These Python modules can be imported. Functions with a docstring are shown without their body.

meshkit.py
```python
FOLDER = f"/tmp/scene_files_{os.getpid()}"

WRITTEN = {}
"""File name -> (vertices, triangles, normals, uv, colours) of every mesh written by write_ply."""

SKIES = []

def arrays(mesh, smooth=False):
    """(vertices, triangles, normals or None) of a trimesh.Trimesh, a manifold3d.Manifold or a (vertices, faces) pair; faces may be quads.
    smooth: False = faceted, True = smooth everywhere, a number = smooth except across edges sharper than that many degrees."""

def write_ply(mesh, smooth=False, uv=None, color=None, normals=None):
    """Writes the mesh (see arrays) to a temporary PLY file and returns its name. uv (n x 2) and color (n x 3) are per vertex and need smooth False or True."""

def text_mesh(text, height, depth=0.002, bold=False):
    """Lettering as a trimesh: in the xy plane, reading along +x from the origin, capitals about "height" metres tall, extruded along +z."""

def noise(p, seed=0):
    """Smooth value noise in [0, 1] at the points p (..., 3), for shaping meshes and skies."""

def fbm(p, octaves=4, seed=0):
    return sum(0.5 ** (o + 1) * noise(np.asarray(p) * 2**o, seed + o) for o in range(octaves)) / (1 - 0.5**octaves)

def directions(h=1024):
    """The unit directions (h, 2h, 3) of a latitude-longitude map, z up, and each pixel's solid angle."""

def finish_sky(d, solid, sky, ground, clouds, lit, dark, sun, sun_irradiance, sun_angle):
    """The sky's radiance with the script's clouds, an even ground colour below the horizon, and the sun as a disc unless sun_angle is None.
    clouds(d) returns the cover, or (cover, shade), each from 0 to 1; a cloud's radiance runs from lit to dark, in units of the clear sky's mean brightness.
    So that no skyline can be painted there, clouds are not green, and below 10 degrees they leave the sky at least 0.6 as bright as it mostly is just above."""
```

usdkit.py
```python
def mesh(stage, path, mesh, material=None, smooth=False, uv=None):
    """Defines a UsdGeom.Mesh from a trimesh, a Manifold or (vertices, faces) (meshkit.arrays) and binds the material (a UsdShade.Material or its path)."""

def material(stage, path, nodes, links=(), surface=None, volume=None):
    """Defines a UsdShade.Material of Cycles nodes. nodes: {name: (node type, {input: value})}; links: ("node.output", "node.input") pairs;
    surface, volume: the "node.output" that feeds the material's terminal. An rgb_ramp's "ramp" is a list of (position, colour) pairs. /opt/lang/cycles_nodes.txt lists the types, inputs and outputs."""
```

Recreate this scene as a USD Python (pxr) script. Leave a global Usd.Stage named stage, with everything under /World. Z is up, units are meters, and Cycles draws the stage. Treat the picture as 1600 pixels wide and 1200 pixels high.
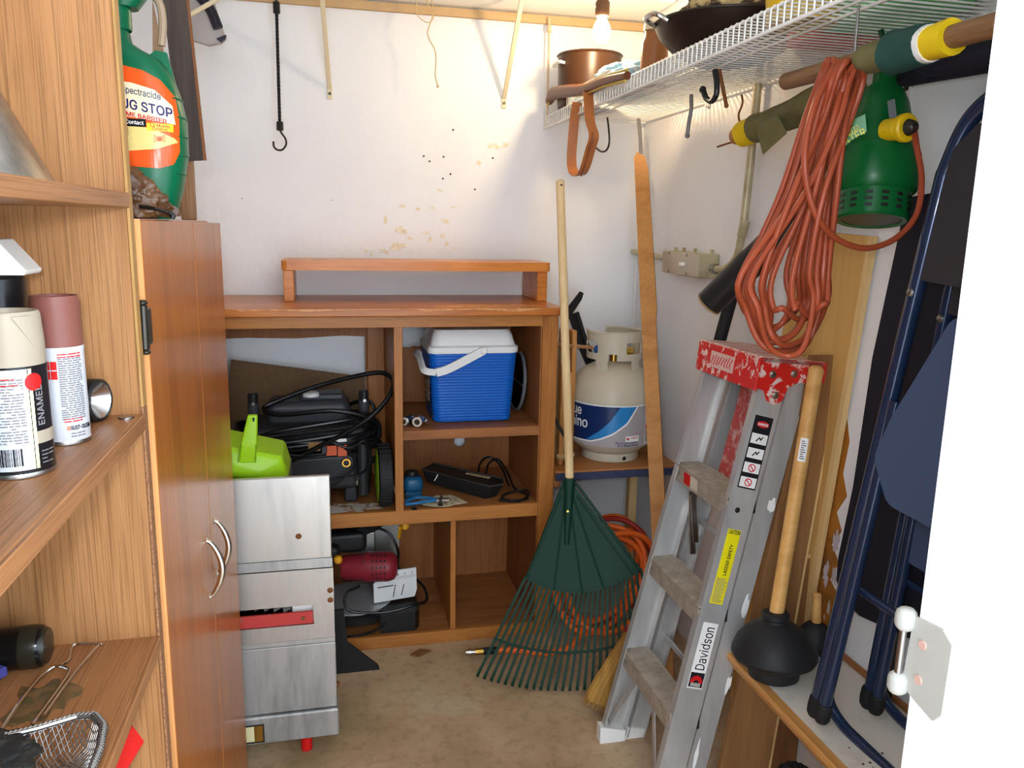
import math, numpy as np, trimesh, manifold3d, shapely, usdkit, meshkit
from shapely.geometry import Polygon, Point, box as sbox
from pxr import Usd, UsdGeom, UsdLux, UsdShade, Sdf, Gf

stage = Usd.Stage.CreateInMemory()
UsdGeom.SetStageUpAxis(stage, 'Z'); UsdGeom.SetStageMetersPerUnit(stage, 1.0)
W = UsdGeom.Xform.Define(stage, '/World')
rng = np.random.default_rng(7)

# ------------------------------------------------------------------ camera, light, exposure
def nz(v): v = np.asarray(v, float); return v / np.linalg.norm(v)
FPX, EYE = 1250.0, np.array([0, 0, 1.55])
_y = nz([505 - 800, 350 - 600, FPX]); _d = np.array([680 - 800, 7000 - 600, FPX]); _d = nz(nz(_d) - _y * (nz(_d) @ _y))
_x = np.cross(_d, _y); _x = _x if _x[0] > 0 else -_x
ROT = np.stack([_x, _y, -_d])                       # world axes seen from the camera (right, down, forward)
cam = UsdGeom.Camera.Define(stage, '/World/camera')
m = np.eye(4); m[0, :3] = ROT[:, 0]; m[1, :3] = -ROT[:, 1]; m[2, :3] = -ROT[:, 2]; m[3, :3] = EYE
cam.AddTransformOp().Set(Gf.Matrix4d(*m.ravel().tolist()))
cam.CreateHorizontalApertureAttr(36.0); cam.CreateVerticalApertureAttr(27.0); cam.CreateFocalLengthAttr(36.0 * FPX / 1600)
cam.CreateClippingRangeAttr(Gf.Vec2f(0.02, 200)); cam.CreateExposureAttr(EXPOSURE := 0.0)

dome = UsdLux.DomeLight.Define(stage, '/World/sky'); dome.CreateIntensityAttr(1.85); dome.CreateColorAttr(Gf.Vec3f(.80, .94, 1.09))
BULB = np.array([.936, 2.75, 2.206])
BULB_STRENGTH, BULB_COLOR = 268.0, (1.0, .75, .44)     # the bare bulb's glass emits (see light_bulb)
flash = UsdLux.SphereLight.Define(stage, '/World/camera_flash'); flash.CreateRadiusAttr(.03); flash.CreateIntensityAttr(750.0)
flash.CreateColorAttr(Gf.Vec3f(.92, .98, 1.04)); flash.AddTranslateOp().Set(Gf.Vec3d(-.03, -.02, 1.62))

def ray(px, py): return nz(ROT @ nz([px - 800, py - 600, FPX]))
def ay(px, py, y): d = ray(px, py); return EYE + d * y / d[1]
def az(px, py, z): d = ray(px, py); return EYE + d * (z - EYE[2]) / d[2]
def ax(px, py, x): d = ray(px, py); return EYE + d * x / d[0]
def apl(px, py, p, n): d = ray(px, py); return EYE + d * ((np.asarray(p) - EYE) @ n) / (d @ n)

# ------------------------------------------------------------------ materials
def S(r, g, b):
    c = np.array([r, g, b]) / 255.0
    return tuple(np.where(c < .04045, c / 12.92, ((c + .055) / 1.055) ** 2.4))
def plain(name, col, rough=.5, metal=0., var=.0, scale=20., bump=0., bscale=200., coat=0., spec=.28, trans=0.):
    p = f'/World/Looks/{name}'
    col = S(*col)
    nodes = {'p': ('principled_bsdf', {'base_color': col, 'roughness': rough, 'metallic': metal, 'coat_weight': coat, 'specular_ior_level': spec, 'transmission_weight': trans})}
    links = []
    if var or bump: nodes['tc'] = ('texture_coordinate', {})
    if var:
        nodes['n'] = ('noise_texture', {'scale': scale, 'detail': 5., 'roughness': .6})
        c = np.array(col)
        nodes['r'] = ('rgb_ramp', {'ramp': [(.3, tuple(c * (1 - var))), (.7, tuple(np.minimum(c * (1 + var), 1)))]})
        links += [('tc.object', 'n.vector'), ('n.fac', 'r.fac'), ('r.color', 'p.base_color')]
    if bump:
        nodes['bn'] = ('noise_texture', {'scale': bscale, 'detail': 3.}); nodes['b'] = ('bump', {'strength': bump, 'distance': .004})
        links += [('tc.object', 'bn.vector'), ('bn.fac', 'b.height'), ('b.normal', 'p.normal')]
    return usdkit.material(stage, p, nodes, links, surface='p.BSDF')
def wood(name, dark, light, axis='z', s=1., rough=.45, pore=.35, coat=0., dist=1.5, stretch=14., off=0., pscale=1.):
    i = 'xyz'.index(axis); sc1 = [stretch * s] * 3; sc1[i] = 1.1 * s; sc2 = [260. * s * pscale] * 3; sc2[i] = 7. * s
    d, l = np.array(S(*dark)), np.array(S(*light))
    nodes = {'tc': ('texture_coordinate', {}), 'm1': ('mapping', {'scale': sc1, 'location': (off, off * .7, off * 1.3)}), 'm2': ('mapping', {'scale': sc2}),
             'n1': ('noise_texture', {'scale': 1., 'detail': 5., 'roughness': .55, 'distortion': dist}), 'n2': ('noise_texture', {'scale': 1., 'detail': 2.}),
             'r1': ('rgb_ramp', {'ramp': [(.28, tuple(d)), (.45, tuple(.35 * d + .65 * l)), (.55, tuple(l)), (.63, tuple(.3 * d + .7 * l)), (.75, tuple(l * 1.03))]}),
             'r2': ('rgb_ramp', {'ramp': [(.50, (0, 0, 0)), (.66, (pore, pore, pore))]}),
             'mx': ('mix', {'mix_type': 'mix', 'color2': tuple(d * .55)}),
             'b': ('bump', {'strength': .25, 'distance': .002}),
             'p': ('principled_bsdf', {'roughness': rough, 'coat_weight': coat * .5, 'coat_roughness': .2, 'specular_ior_level': .22})}
    links = [('tc.object', 'm1.vector'), ('tc.object', 'm2.vector'), ('m1.vector', 'n1.vector'), ('m2.vector', 'n2.vector'), ('n1.fac', 'r1.fac'), ('n2.fac', 'r2.fac'),
             ('r2.color', 'mx.fac'), ('r1.color', 'mx.color1'), ('mx.color', 'p.base_color'), ('n2.fac', 'b.height'), ('b.normal', 'p.normal')]
    return usdkit.material(stage, f'/World/Looks/{name}', nodes, links, surface='p.BSDF')
def spots(name, base, spot, scale=8., lo=.5, hi=.6, rough=.5, metal=0., detail=6., bump=0., stretch=(1, 1, 1), rough2=None):
    """base colour with irregular wear, stains or spatters of a second colour"""
    nodes = {'tc': ('texture_coordinate', {}), 'm': ('mapping', {'scale': stretch}), 'n': ('noise_texture', {'scale': scale, 'detail': detail, 'roughness': .62, 'distortion': .3}),
             'r': ('rgb_ramp', {'ramp': [(lo, S(*base)), (hi, S(*spot))]}), 'p': ('principled_bsdf', {'roughness': rough, 'metallic': metal})}
    links = [('tc.object', 'm.vector'), ('m.vector', 'n.vector'), ('n.fac', 'r.fac'), ('r.color', 'p.base_color')]
    if rough2 is not None:
        nodes['rr'] = ('map_range', {'from_min': lo, 'from_max': hi, 'to_min': rough, 'to_max': rough2, 'clamp': True}); links += [('n.fac', 'rr.value'), ('rr.result', 'p.roughness')]
    if bump:
        nodes['b'] = ('bump', {'strength': bump, 'distance': .003}); links += [('n.fac', 'b.height'), ('b.normal', 'p.normal')]
    return usdkit.material(stage, f'/World/Looks/{name}', nodes, links, surface='p.BSDF')

# ------------------------------------------------------------------ geometry
def frame(o, x, y=None, z=None):
    x = nz(x)
    if z is None: y = nz(np.asarray(y) - x * (np.asarray(y) @ x)); z = np.cross(x, y)
    else: z = nz(np.asarray(z) - x * (np.asarray(z) @ x)); y = np.cross(z, x)
    m = np.eye(4); m[:3, 0], m[:3, 1], m[:3, 2], m[:3, 3] = x, y, z, o
    return m
def tr(x, y, z): m = np.eye(4); m[:3, 3] = (x, y, z); return m
def rot(deg, ax, p=(0, 0, 0)): return trimesh.transformations.rotation_matrix(math.radians(deg), ax, p)
def catmull(pts, n=6, closed=False):
    p = np.asarray(pts, float)
    q = np.vstack([p[-1:], p, p[:2]]) if closed else np.vstack([2 * p[0] - p[1], p, 2 * p[-1] - p[-2]])
    out = []
    for i in range(len(q) - 3):
        a, b, c, d = q[i:i + 4]
        for t in np.arange(n) / n:
            out.append(.5 * (2 * b + (c - a) * t + (2 * a - 5 * b + 4 * c - d) * t * t + (3 * b - a - 3 * c + d) * t ** 3))
    if not closed: out.append(p[-1])
    return np.array(out)
def sweep(path, r, n=8, closed=False, flat=None):
    """tube (or a flat strip profile (w, t)) along a path with parallel-transport frames"""
    P = np.asarray(path, float); k = len(P)
    T = np.roll(P, -1, 0) - np.roll(P, 1, 0) if closed else np.gradient(P, axis=0)
    T = T / np.maximum(np.linalg.norm(T, axis=1, keepdims=True), 1e-12)
    u = np.cross(T[0], [0, 0, 1.]) if abs(T[0][2]) < .9 else np.cross(T[0], [1., 0, 0]); u = nz(u)
    if flat is not None:
        if len(flat) > 2: u = nz(np.asarray(flat[2]) - T[0] * (np.asarray(flat[2]) @ T[0]))
        w, t = flat[:2]; prof = [(-w / 2, -t / 2), (w / 2, -t / 2), (w / 2, t / 2), (-w / 2, t / 2)]
    else:
        a = np.arange(n) * 2 * math.pi / n; prof = np.stack([np.cos(a), np.sin(a)], 1)
    R = np.broadcast_to(np.asarray(r, float), (k,))
    rings = []
    for i in range(k):
        u = nz(u - T[i] * (u @ T[i])); v = np.cross(T[i], u)
        rings.append([P[i] + (a * u + b * v) * (R[i] if flat is None else 1) for a, b in prof])
    n = len(prof); V = np.array(rings).reshape(-1, 3); F = []
    for i in range(k if closed else k - 1):
        for j in range(n):
            a, b, c, d = i * n + j, i * n + (j + 1) % n, ((i + 1) % k) * n + (j + 1) % n, ((i + 1) % k) * n + j
            F += [[a, b, c], [a, c, d]]
    if not closed:
        V = np.vstack([V, P[:1], P[-1:]]); e = len(V) - 2
        for j in range(n): F += [[e, (j + 1) % n, j], [e + 1, (k - 1) * n + j, (k - 1) * n + (j + 1) % n]]
    return trimesh.Trimesh(V, F, process=False)
def revolve(prof, n=32, arc=(0, 360)):
    P = np.asarray(prof, float); a0, a1 = np.radians(arc); full = abs(arc[1] - arc[0]) >= 360
    a = np.linspace(a0, a1, n, endpoint=not full); k = len(P)
    V = np.array([[r * math.cos(t), r * math.sin(t), z] for t in a for r, z in P]); F = []
    for i in range(n if full else n - 1):
        for j in range(k - 1):
            q = [i * k + j, ((i + 1) % n) * k + j, ((i + 1) % n) * k + j + 1, i * k + j + 1]
            F += [[q[0], q[1], q[2]], [q[0], q[2], q[3]]]
    m = trimesh.Trimesh(V, F, process=False); m.merge_vertices(); m.update_faces(m.nondegenerate_faces()); return m
def hullbox(x0, x1, y0, y1, z0, z1, r=.002):
    r = min(r, .45 * min(x1 - x0, y1 - y0, z1 - z0))
    X, Y, Z = (x0, x1), (y0, y1), (z0, z1); pts = []
    for i in (0, 1):
        for j in (0, 1):
            for k in (0, 1):
                c = np.array([X[i], Y[j], Z[k]]); s = np.array([1 - 2 * i, 1 - 2 * j, 1 - 2 * k]) * r
                for e in ([0, 1, 1], [1, 0, 1], [1, 1, 0]): pts.append(c + s * np.array(e))
    return trimesh.convex.convex_hull(np.array(pts))
def roundbox(x0, x1, y0, y1, z0, z1, r, n=12):
    s = [manifold3d.Manifold.sphere(r, n).translate((x, y, z)) for x in (x0 + r, x1 - r) for y in (y0 + r, y1 - r) for z in (z0 + r, z1 - r)]
    h = manifold3d.Manifold.batch_hull(s).to_mesh(); return trimesh.Trimesh(h.vert_properties[:, :3], h.tri_verts, process=False)
class MB:
    def __init__(s): s.m = []
    def add(s, mesh, M=None):
        mesh = mesh.copy()
        if M is not None: mesh.apply_transform(M)
        s.m.append(mesh); return s
    def box(s, x0, x1, y0, y1, z0, z1, r=.002, M=None): return s.add(hullbox(x0, x1, y0, y1, z0, z1, r), M)
    def rbox(s, x0, x1, y0, y1, z0, z1, r=.01, M=None, n=12): return s.add(roundbox(x0, x1, y0, y1, z0, z1, r, n), M)
    def bar(s, p, q, w, h, up=(0, 0, 1), r=.0015):
        p, q = np.asarray(p, float), np.asarray(q, float); L = np.linalg.norm(q - p)
        return s.box(0, L, -w / 2, w / 2, -h / 2, h / 2, r, frame(p, q - p, z=up))
    def tube(s, pts, r, n=8, closed=False, k=6, M=None):
        p = catmull(pts, k, closed) if k > 1 else np.asarray(pts, float)
        if np.ndim(r) == 1: r = np.interp(np.linspace(0, 1, len(p)), np.linspace(0, 1, len(r)), r)
        return s.add(sweep(p, r, n, closed), M)
    def strip(s, pts, w, t, wdir, k=6, M=None): return s.add(sweep(catmull(pts, k) if k > 1 else np.asarray(pts, float), 1, flat=(w, t, wdir)), M)
    def cyl(s, p, q, r, r2=None, n=24, c=.0):
        p, q = np.asarray(p, float), np.asarray(q, float); L = np.linalg.norm(q - p); r2 = r if r2 is None else r2; c = min(c, r * .5, r2 * .5, L * .4)
        prof = [(0, 0), (r - c, 0), (r, c), (r2, L - c), (r2 - c, L), (0, L)] if c else [(0, 0), (r, 0), (r2, L), (0, L)]
        up = (0, 0, 1) if abs(nz(q - p)[2]) < .9 else (1, 0, 0)
        x = nz(np.cross(up, q - p)); return s.add(revolve(prof, n), frame(p, x, z=q - p))
    def lathe(s, prof, M=None, n=32, arc=(0, 360)): return s.add(revolve(prof, n, arc), M)
    def prism(s, poly, t, M=None, z0=0.):
        poly = poly if hasattr(poly, 'area') else Polygon(poly)
        for g in getattr(poly.buffer(0), 'geoms', [poly.buffer(0)]):
            e = trimesh.creation.extrude_polygon(g, t, engine='earcut'); e.apply_translation([0, 0, z0]); s.add(e, M)
        return s
    def text(s, txt, h, M, depth=.0006, bold=False, fit=None, center=False):
        t = meshkit.text_mesh(txt, h, depth, bold); w = t.bounds[1][0]
        if fit: t.apply_scale([fit / w, 1, 1]); w = fit
        if center: t.apply_translation([-w / 2, 0, 0])
        return s.add(t, M)
    def mesh(s):
        m = trimesh.util.concatenate(s.m) if len(s.m) > 1 else s.m[0]
        return m
def wrap(mesh, r, a0=0.):
    """bends a flat mesh (x along the circumference, y up, z outwards) round a vertical cylinder of radius r"""
    mesh = mesh.copy(); v = np.array(mesh.vertices); a = a0 + v[:, 0] / r; q = r + v[:, 2]
    mesh.vertices = np.stack([q * np.cos(a), q * np.sin(a), v[:, 1]], 1); return mesh
def finegrid(poly, t, step):
    """a flat plate of a shapely outline cut into strips along x, so that it can be bent"""
    x0, y0, x1, y1 = poly.bounds; out = []
    for a in np.arange(x0, x1, step):
        g = poly.intersection(sbox(a, y0 - 1, min(a + step, x1), y1 + 1))
        for h in getattr(g, 'geoms', [g]):
            if h.geom_type == 'Polygon' and h.area > 1e-9: out.append(trimesh.creation.extrude_polygon(h, t, engine='earcut'))
    return trimesh.util.concatenate(out)

# ------------------------------------------------------------------ things, parts
USED = {}
def fresh(parent, name):
    k = USED.get((parent, name), -1) + 1; USED[(parent, name)] = k
    return f'{parent}/{name}' + (f'_{k:03d}' if k else '')
class Thing:
    def __init__(s, name, label=None, cat=None, M=None, group=None, kind=None):
        s.path = fresh('/World', name); s.M = np.eye(4) if M is None else (tr(*M) if np.ndim(M) == 1 else np.asarray(M, float)); s.inv = np.linalg.inv(s.M)
        x = UsdGeom.Xform.Define(stage, s.path); x.AddTransformOp().Set(Gf.Matrix4d(*s.M.T.ravel().tolist())); s.prim = x.GetPrim()
        for k, v in (('label', label), ('category', cat), ('group', group), ('kind', kind)):
            if v: s.prim.SetCustomDataByKey(k, v)
    def part(s, name, mb, mat, smooth=35, parent=None, world=True, label=None, kind=None):
        mesh = mb.mesh() if isinstance(mb, MB) else mb
        if world: mesh = mesh.copy(); mesh.apply_transform(s.inv)
        path = fresh(parent or s.path, name)
        pr = usdkit.mesh(stage, path, mesh, mat, smooth=smooth).GetPrim()
        if label: pr.SetCustomDataByKey('label', label)
        if kind: pr.SetCustomDataByKey('kind', kind)
        return path
    def copy(s, M, label=None, group=None):
        name = s.path.rsplit('/', 1)[1].rstrip('0123456789').rstrip('_')
        c = Thing(name, label or s.prim.GetCustomDataByKey('label'), s.prim.GetCustomDataByKey('category'), M, group or s.prim.GetCustomDataByKey('group'))
        c.prim.GetReferences().AddInternalReference(s.prim.GetPath()); c.prim.SetInstanceable(True); return c
def single(name, mb, mat, label=None, cat=None, group=None, kind=None, smooth=35, base=None):
    """a thing that is one mesh"""
    mesh = mb.mesh().copy() if isinstance(mb, MB) else mb.copy(); path = fresh('/World', name)
    if base is not None: mesh.apply_translation(-np.asarray(base, float))
    m = usdkit.mesh(stage, path, mesh, mat, smooth=smooth); p = m.GetPrim()
    if base is not None: UsdGeom.Xformable(m).AddTranslateOp().Set(Gf.Vec3d(*map(float, base)))
    for k, v in (('label', label), ('category', cat), ('group', group), ('kind', kind)):
        if v: p.SetCustomDataByKey(k, v)
    return path
def blob(c, rad, seed=0, rough=.25, jag=10, n=18):
    a = np.linspace(0, 2 * math.pi, n, endpoint=False); r = np.random.default_rng(seed)
    k = 1 + rough * r.uniform(-1, 1, n); return Polygon([(c[0] + rad[0] * q * math.cos(t), c[1] + rad[1] * q * math.sin(t)) for t, q in zip(a, k)])
# ------------------------------------------------------------------ shared materials
white_metal = plain('white_enamel', (232, 230, 224), .35)
chrome = plain('chrome', (200, 200, 200), .18, 1.)
steel = plain('steel', (165, 162, 158), .35, 1.)
dark_steel = plain('dark_steel', (70, 66, 60), .4, .8)
black_plastic = plain('black_plastic', (32, 31, 32), .38)
black_rubber = plain('black_rubber', (30, 30, 31), .62)
black_gloss = plain('black_gloss', (20, 18, 18), .15)
ink = plain('black_ink', (24, 24, 30), .5)
white_label = plain('white_label', (236, 234, 230), .35)
red_ink = plain('red_ink', (200, 30, 30), .4)
brass = plain('brass', (190, 150, 70), .3, 1.)
rust = plain('rust', (128, 78, 42), .7, .2, var=.3, scale=200)

# ------------------------------------------------------------------ the room
XR, YB, XL, ZC = 1.324, 3.3, -.70, 2.52
def wallmat(name, col, bs=45.):
    c = np.array(S(*col))
    nodes = {'g': ('geometry', {}), 'n': ('noise_texture', {'scale': bs, 'detail': 4., 'roughness': .6}), 'n2': ('noise_texture', {'scale': 1.6, 'detail': 4.}),
             'r': ('rgb_ramp', {'ramp': [(.35, tuple(c * .93)), (.65, tuple(c))]}), 'b': ('bump', {'strength': .30, 'distance': .006}), 'p': ('principled_bsdf', {'roughness': .55})}
    return usdkit.material(stage, f'/World/Looks/{name}', nodes, [('g.position', 'n.vector'), ('g.position', 'n2.vector'), ('n2.fac', 'r.fac'), ('r.color', 'p.base_color'), ('n.fac', 'b.height'), ('b.normal', 'p.normal')], surface='p.BSDF')
wall_paint = wallmat('wall_paint', (238, 237, 237)); trim_paint = plain('trim_paint', (240, 240, 236), .4, bump=.1, bscale=60)
def floormat():
    nodes = {'g': ('geometry', {}), 'n': ('noise_texture', {'scale': 2.4, 'detail': 8., 'roughness': .56, 'distortion': .4}), 'n2': ('noise_texture', {'scale': 26., 'detail': 5., 'roughness': .7}),
             'r': ('rgb_ramp', {'ramp': [(.30, S(150, 128, 92)), (.46, S(180, 151, 116)), (.58, S(192, 165, 130)), (.72, S(206, 190, 160))]}),
             'r2': ('rgb_ramp', {'ramp': [(.36, S(150, 128, 104)), (.5, S(255, 255, 255)), (.68, S(255, 255, 255)), (.74, S(236, 232, 226))]}),
             'mx': ('mix', {'mix_type': 'multiply', 'fac': .28}), 'b': ('bump', {'strength': .2, 'distance': .004}), 'p': ('principled_bsdf', {'roughness': .6})}
    return usdkit.material(stage, '/World/Looks/concrete', nodes, [('g.position', 'n.vector'), ('g.position', 'n2.vector'), ('n.fac', 'r.fac'), ('n2.fac', 'r2.fac'), ('r.color', 'mx.color1'), ('r2.color', 'mx.color2'), ('mx.color', 'p.base_color'), ('n2.fac', 'b.height'), ('b.normal', 'p.normal')], surface='p.BSDF')
concrete = floormat()
def struct(name, mb, mat): return single(name, mb, mat, kind='structure', smooth=False)
struct('floor', MB().box(XL - .1, XR + .1, -1.2, YB + .1, -.08, 0, 0.0005), concrete)
struct('ceiling', MB().box(XL - .1, XR + .1, -1.0, YB + .1, ZC, ZC + .08, 0.0005), wall_paint)
struct('wall_left', MB().box(XL - .1, XL, -1.0, YB + .1, 0, ZC, 0.0005), wall_paint)
struct('wall_right', MB().box(XR, XR + .1, .5, YB + .1, 0, ZC, 0.0005), wall_paint)
wb = Thing('wall_back', kind='structure'); wb.part('wall_surface', MB().box(XL, XR, YB, YB + .1, 0, ZC, .0005), wall_paint, False)
smear_mat = spots('old_glue_smear', (222, 208, 168), (236, 228, 210), 60, .4, .6, .5)
for i, (px, py, rx, ry) in enumerate([(776, 229, .03, .009), (790, 226, .012, .008), (748, 254, .012, .009), (687, 297, .011, .006), (628, 321, .013, .006), (652, 326, .008, .006), (676, 325, .011, .007), (710, 324, .013, .004), (602, 345, .008, .016),
        (696, 346, .014, .008), (624, 358, .014, .016), (634, 362, .008, .014), (666, 364, .014, .009), (672, 374, .006, .012), (692, 369, .008, .010), (622, 384, .026, .016), (600, 392, .016, .008), (572, 393, .006, .010), (580, 395, .005, .009), (698, 380, .006, .010), (712, 388, .012, .006), (640, 372, .010, .006)]):
    c = ay(px, py, YB); wb.part('glue_smear', MB().prism(blob((0, 0), (rx, ry), i, .55, n=16), .0012, frame((c[0], YB - .0010, c[2]), (1, 0, 0), y=(0, 0, 1))), smear_mat, False)
hole_mat = plain('nail_hole', (84, 70, 62), .8)
for px, py in [(708, 203), (662, 244), (693, 245), (671, 252), (770, 247), (704, 272), (692, 279), (518, 313), (378, 310), (742, 296)]:
    c = ay(px, py, YB); wb.part('nail_hole', MB().cyl((c[0], YB - .002, c[2]), (c[0], YB + .001, c[2]), .0038 if px > 600 else .002, n=10), hole_mat)
# the wing of wall beside the doorway, with its jamb
wf = Thing('wall_front', kind='structure')
wf.part('wall_surface', MB().box(.745, XR, .36, .79, 0, ZC, .0005), wall_paint, False)
wf.part('door_jamb', MB().box(.725, .745, .34, .80, 0, ZC, .003), trim_paint, False)
# ------------------------------------------------------------------ hinge on the jamb
hinge_white = plain('hinge_paint', (176, 174, 166), .45)
hg = Thing('door_hinge', 'white-painted metal hinge with two screws on the white door jamb', 'hinge', (.725, .8, 1.02))
hg.part('leaf', MB().prism(Polygon([(-.062, -.045), (-.010, -.058), (.0, -.045), (.002, .045), (-.012, .055), (-.055, .050)]).buffer(.004), .003, frame((.7245, .80, 1.02), (0, 1, 0), y=(0, 0, 1)).dot(rot(180, (0, 1, 0), (-.028, 0, 0)))), hinge_white)
for s in (1, -1):
    hg.part('knuckle', MB().add(roundbox(-.013, .013, -.012, .012, -.016, .016, .010), tr(.718, .812, 1.02 + s * .045)), hinge_white)
    hg.part('screw', MB().cyl((.7225, .782, 1.02 + s * .024), (.7195, .782, 1.02 + s * .024), .006, n=14), plain('screw_pink', (205, 165, 150), .5))
hg.part('pin', MB().cyl((.716, .812, .975), (.716, .812, 1.065), .005, n=12), steel)

# ------------------------------------------------------------------ oak bookcase at the left
oak = wood('oak_veneer', (142, 94, 54), (170, 121, 77), 'z', .8, .42, .55, pscale=2.1, dist=2.2, stretch=9.)
oak_y = wood('oak_veneer_shelf', (134, 87, 53), (160, 110, 70), 'y', .9, .4, .5, pscale=2., dist=1.6, stretch=11.)
oak_edge = wood('oak_edge_band', (150, 112, 62), (176, 134, 80), 'z', 1.2, .5, .3)
worn_edge = spots('worn_edge_band', (150, 104, 66), (118, 76, 50), 240., .45, .6, .7)
BX0, BF, BY0, BY1 = -.69, -.245, .30, 1.17
bc = Thing('bookcase', 'open oak-veneer bookcase holding spray cans, foreground at the left', 'bookcase', (BX0, BY0, 0))
bc.part('side_panel', MB().box(BX0, BF - .004, BY1 - .02, BY1, 0, 2.05, .001), oak)
bc.part('side_panel', MB().box(BX0, BF - .004, BY0, BY0 + .02, 0, 2.05, .001), oak)
bc.part('back_panel', MB().box(BX0 - .006, BX0, BY0, BY1, 0, 2.05, .001), oak)
bc.part('edge_band', MB().box(BF - .004, BF, BY1 - .021, BY1 + .001, 1.30, 2.05, .001), oak_edge, label='plain tan edge strip of the bookcase side')
bc.part('edge_band', MB().box(BF - .004, BF, BY1 - .021, BY1 + .001, 0, 1.30, .001), worn_edge, label='worn speckled edge strip of the bookcase side')
bc.part('shelf', MB().box(BX0, BF, BY0 + .02, BY1 - .02, .02, .045, .002), oak_y)
SH = {}
for k, (zt, th) in enumerate([(1.585, .019), (1.291, .022), (.962, .020), (.62, .02)]):
    SH[k] = zt
    p = bc.part('shelf', MB().box(BX0, BF - .004 if k else BF - .002, BY0 + .02, BY1 - .02, zt - th, zt, .0015), oak_y)
    bc.part('shelf_edge', MB().box(BF - .004, BF + .001, BY0 + .02, BY1 - .021, zt - th, zt, .001), oak_y, parent=p)
bc.part('oil_stain', MB().prism(blob(tuple(az(70, 1092, SH[2])[:2]), (.034, .05), 5, .35, n=22), .0005, tr(0, 0, SH[2])), spots('oil_stain', (86, 76, 48), (124, 92, 60), 60., .42, .62, .25))
bc.part('shelf_pin', MB().cyl((-.262, 1.125, SH[1]), (-.262, 1.125, SH[1] + .003), .010, n=16), steel)

# cans
def can_label(th, r, z0, z1, a0, a1, mat, name, parent, out=.0003, th_=None):
    w = math.radians(a1 - a0) * r
    th.part(name, MB().add(wrap(finegrid(sbox(0, z0, w, z1), .0003, .004), r + out, math.radians(a0))), mat, parent=parent, world=False, smooth=60)
def fine_print(th, r, z0, z1, a0, a1, mat, parent, seed, rows=None, out=.0007, h=.0013, gap=.0026, name='fine_print'):
    q = np.random.default_rng(seed); mb = MB(); z = z1 - gap; n = 0
    while z > z0:
        x = 0; W_ = math.radians(a1 - a0) * r
        while x < W_ - .002:
            w = min(q.uniform(.003, .010), W_ - x)
            if q.random() > .08: mb.add(wrap(finegrid(sbox(x, z, x + w, z + h), .0002, .005), r + out, math.radians(a0)))
            x += w + .0012
        z -= gap; n += 1
    th.part(name, mb, mat, parent=parent, world=False, smooth=False, kind='stuff')
grey_ink = plain('grey_ink', (120, 116, 118), .5)
def text_wrap(th, txt, h, r, a, z, mat, parent, bold=True, name='lettering', out=.0008, vertical=False, fit=None, smooth=False):
    t = meshkit.text_mesh(txt, h, .0003, bold)
    if fit: t.apply_scale([fit / t.bounds[1][0], 1, 1])
    if vertical: t.apply_transform(rot(90, (0, 0, 1)))
    t.apply_translation([0, z, 0])
    th.part(name, MB().add(wrap(t, r + out, math.radians(a))), mat, parent=parent, world=False, smooth=smooth)
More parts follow.
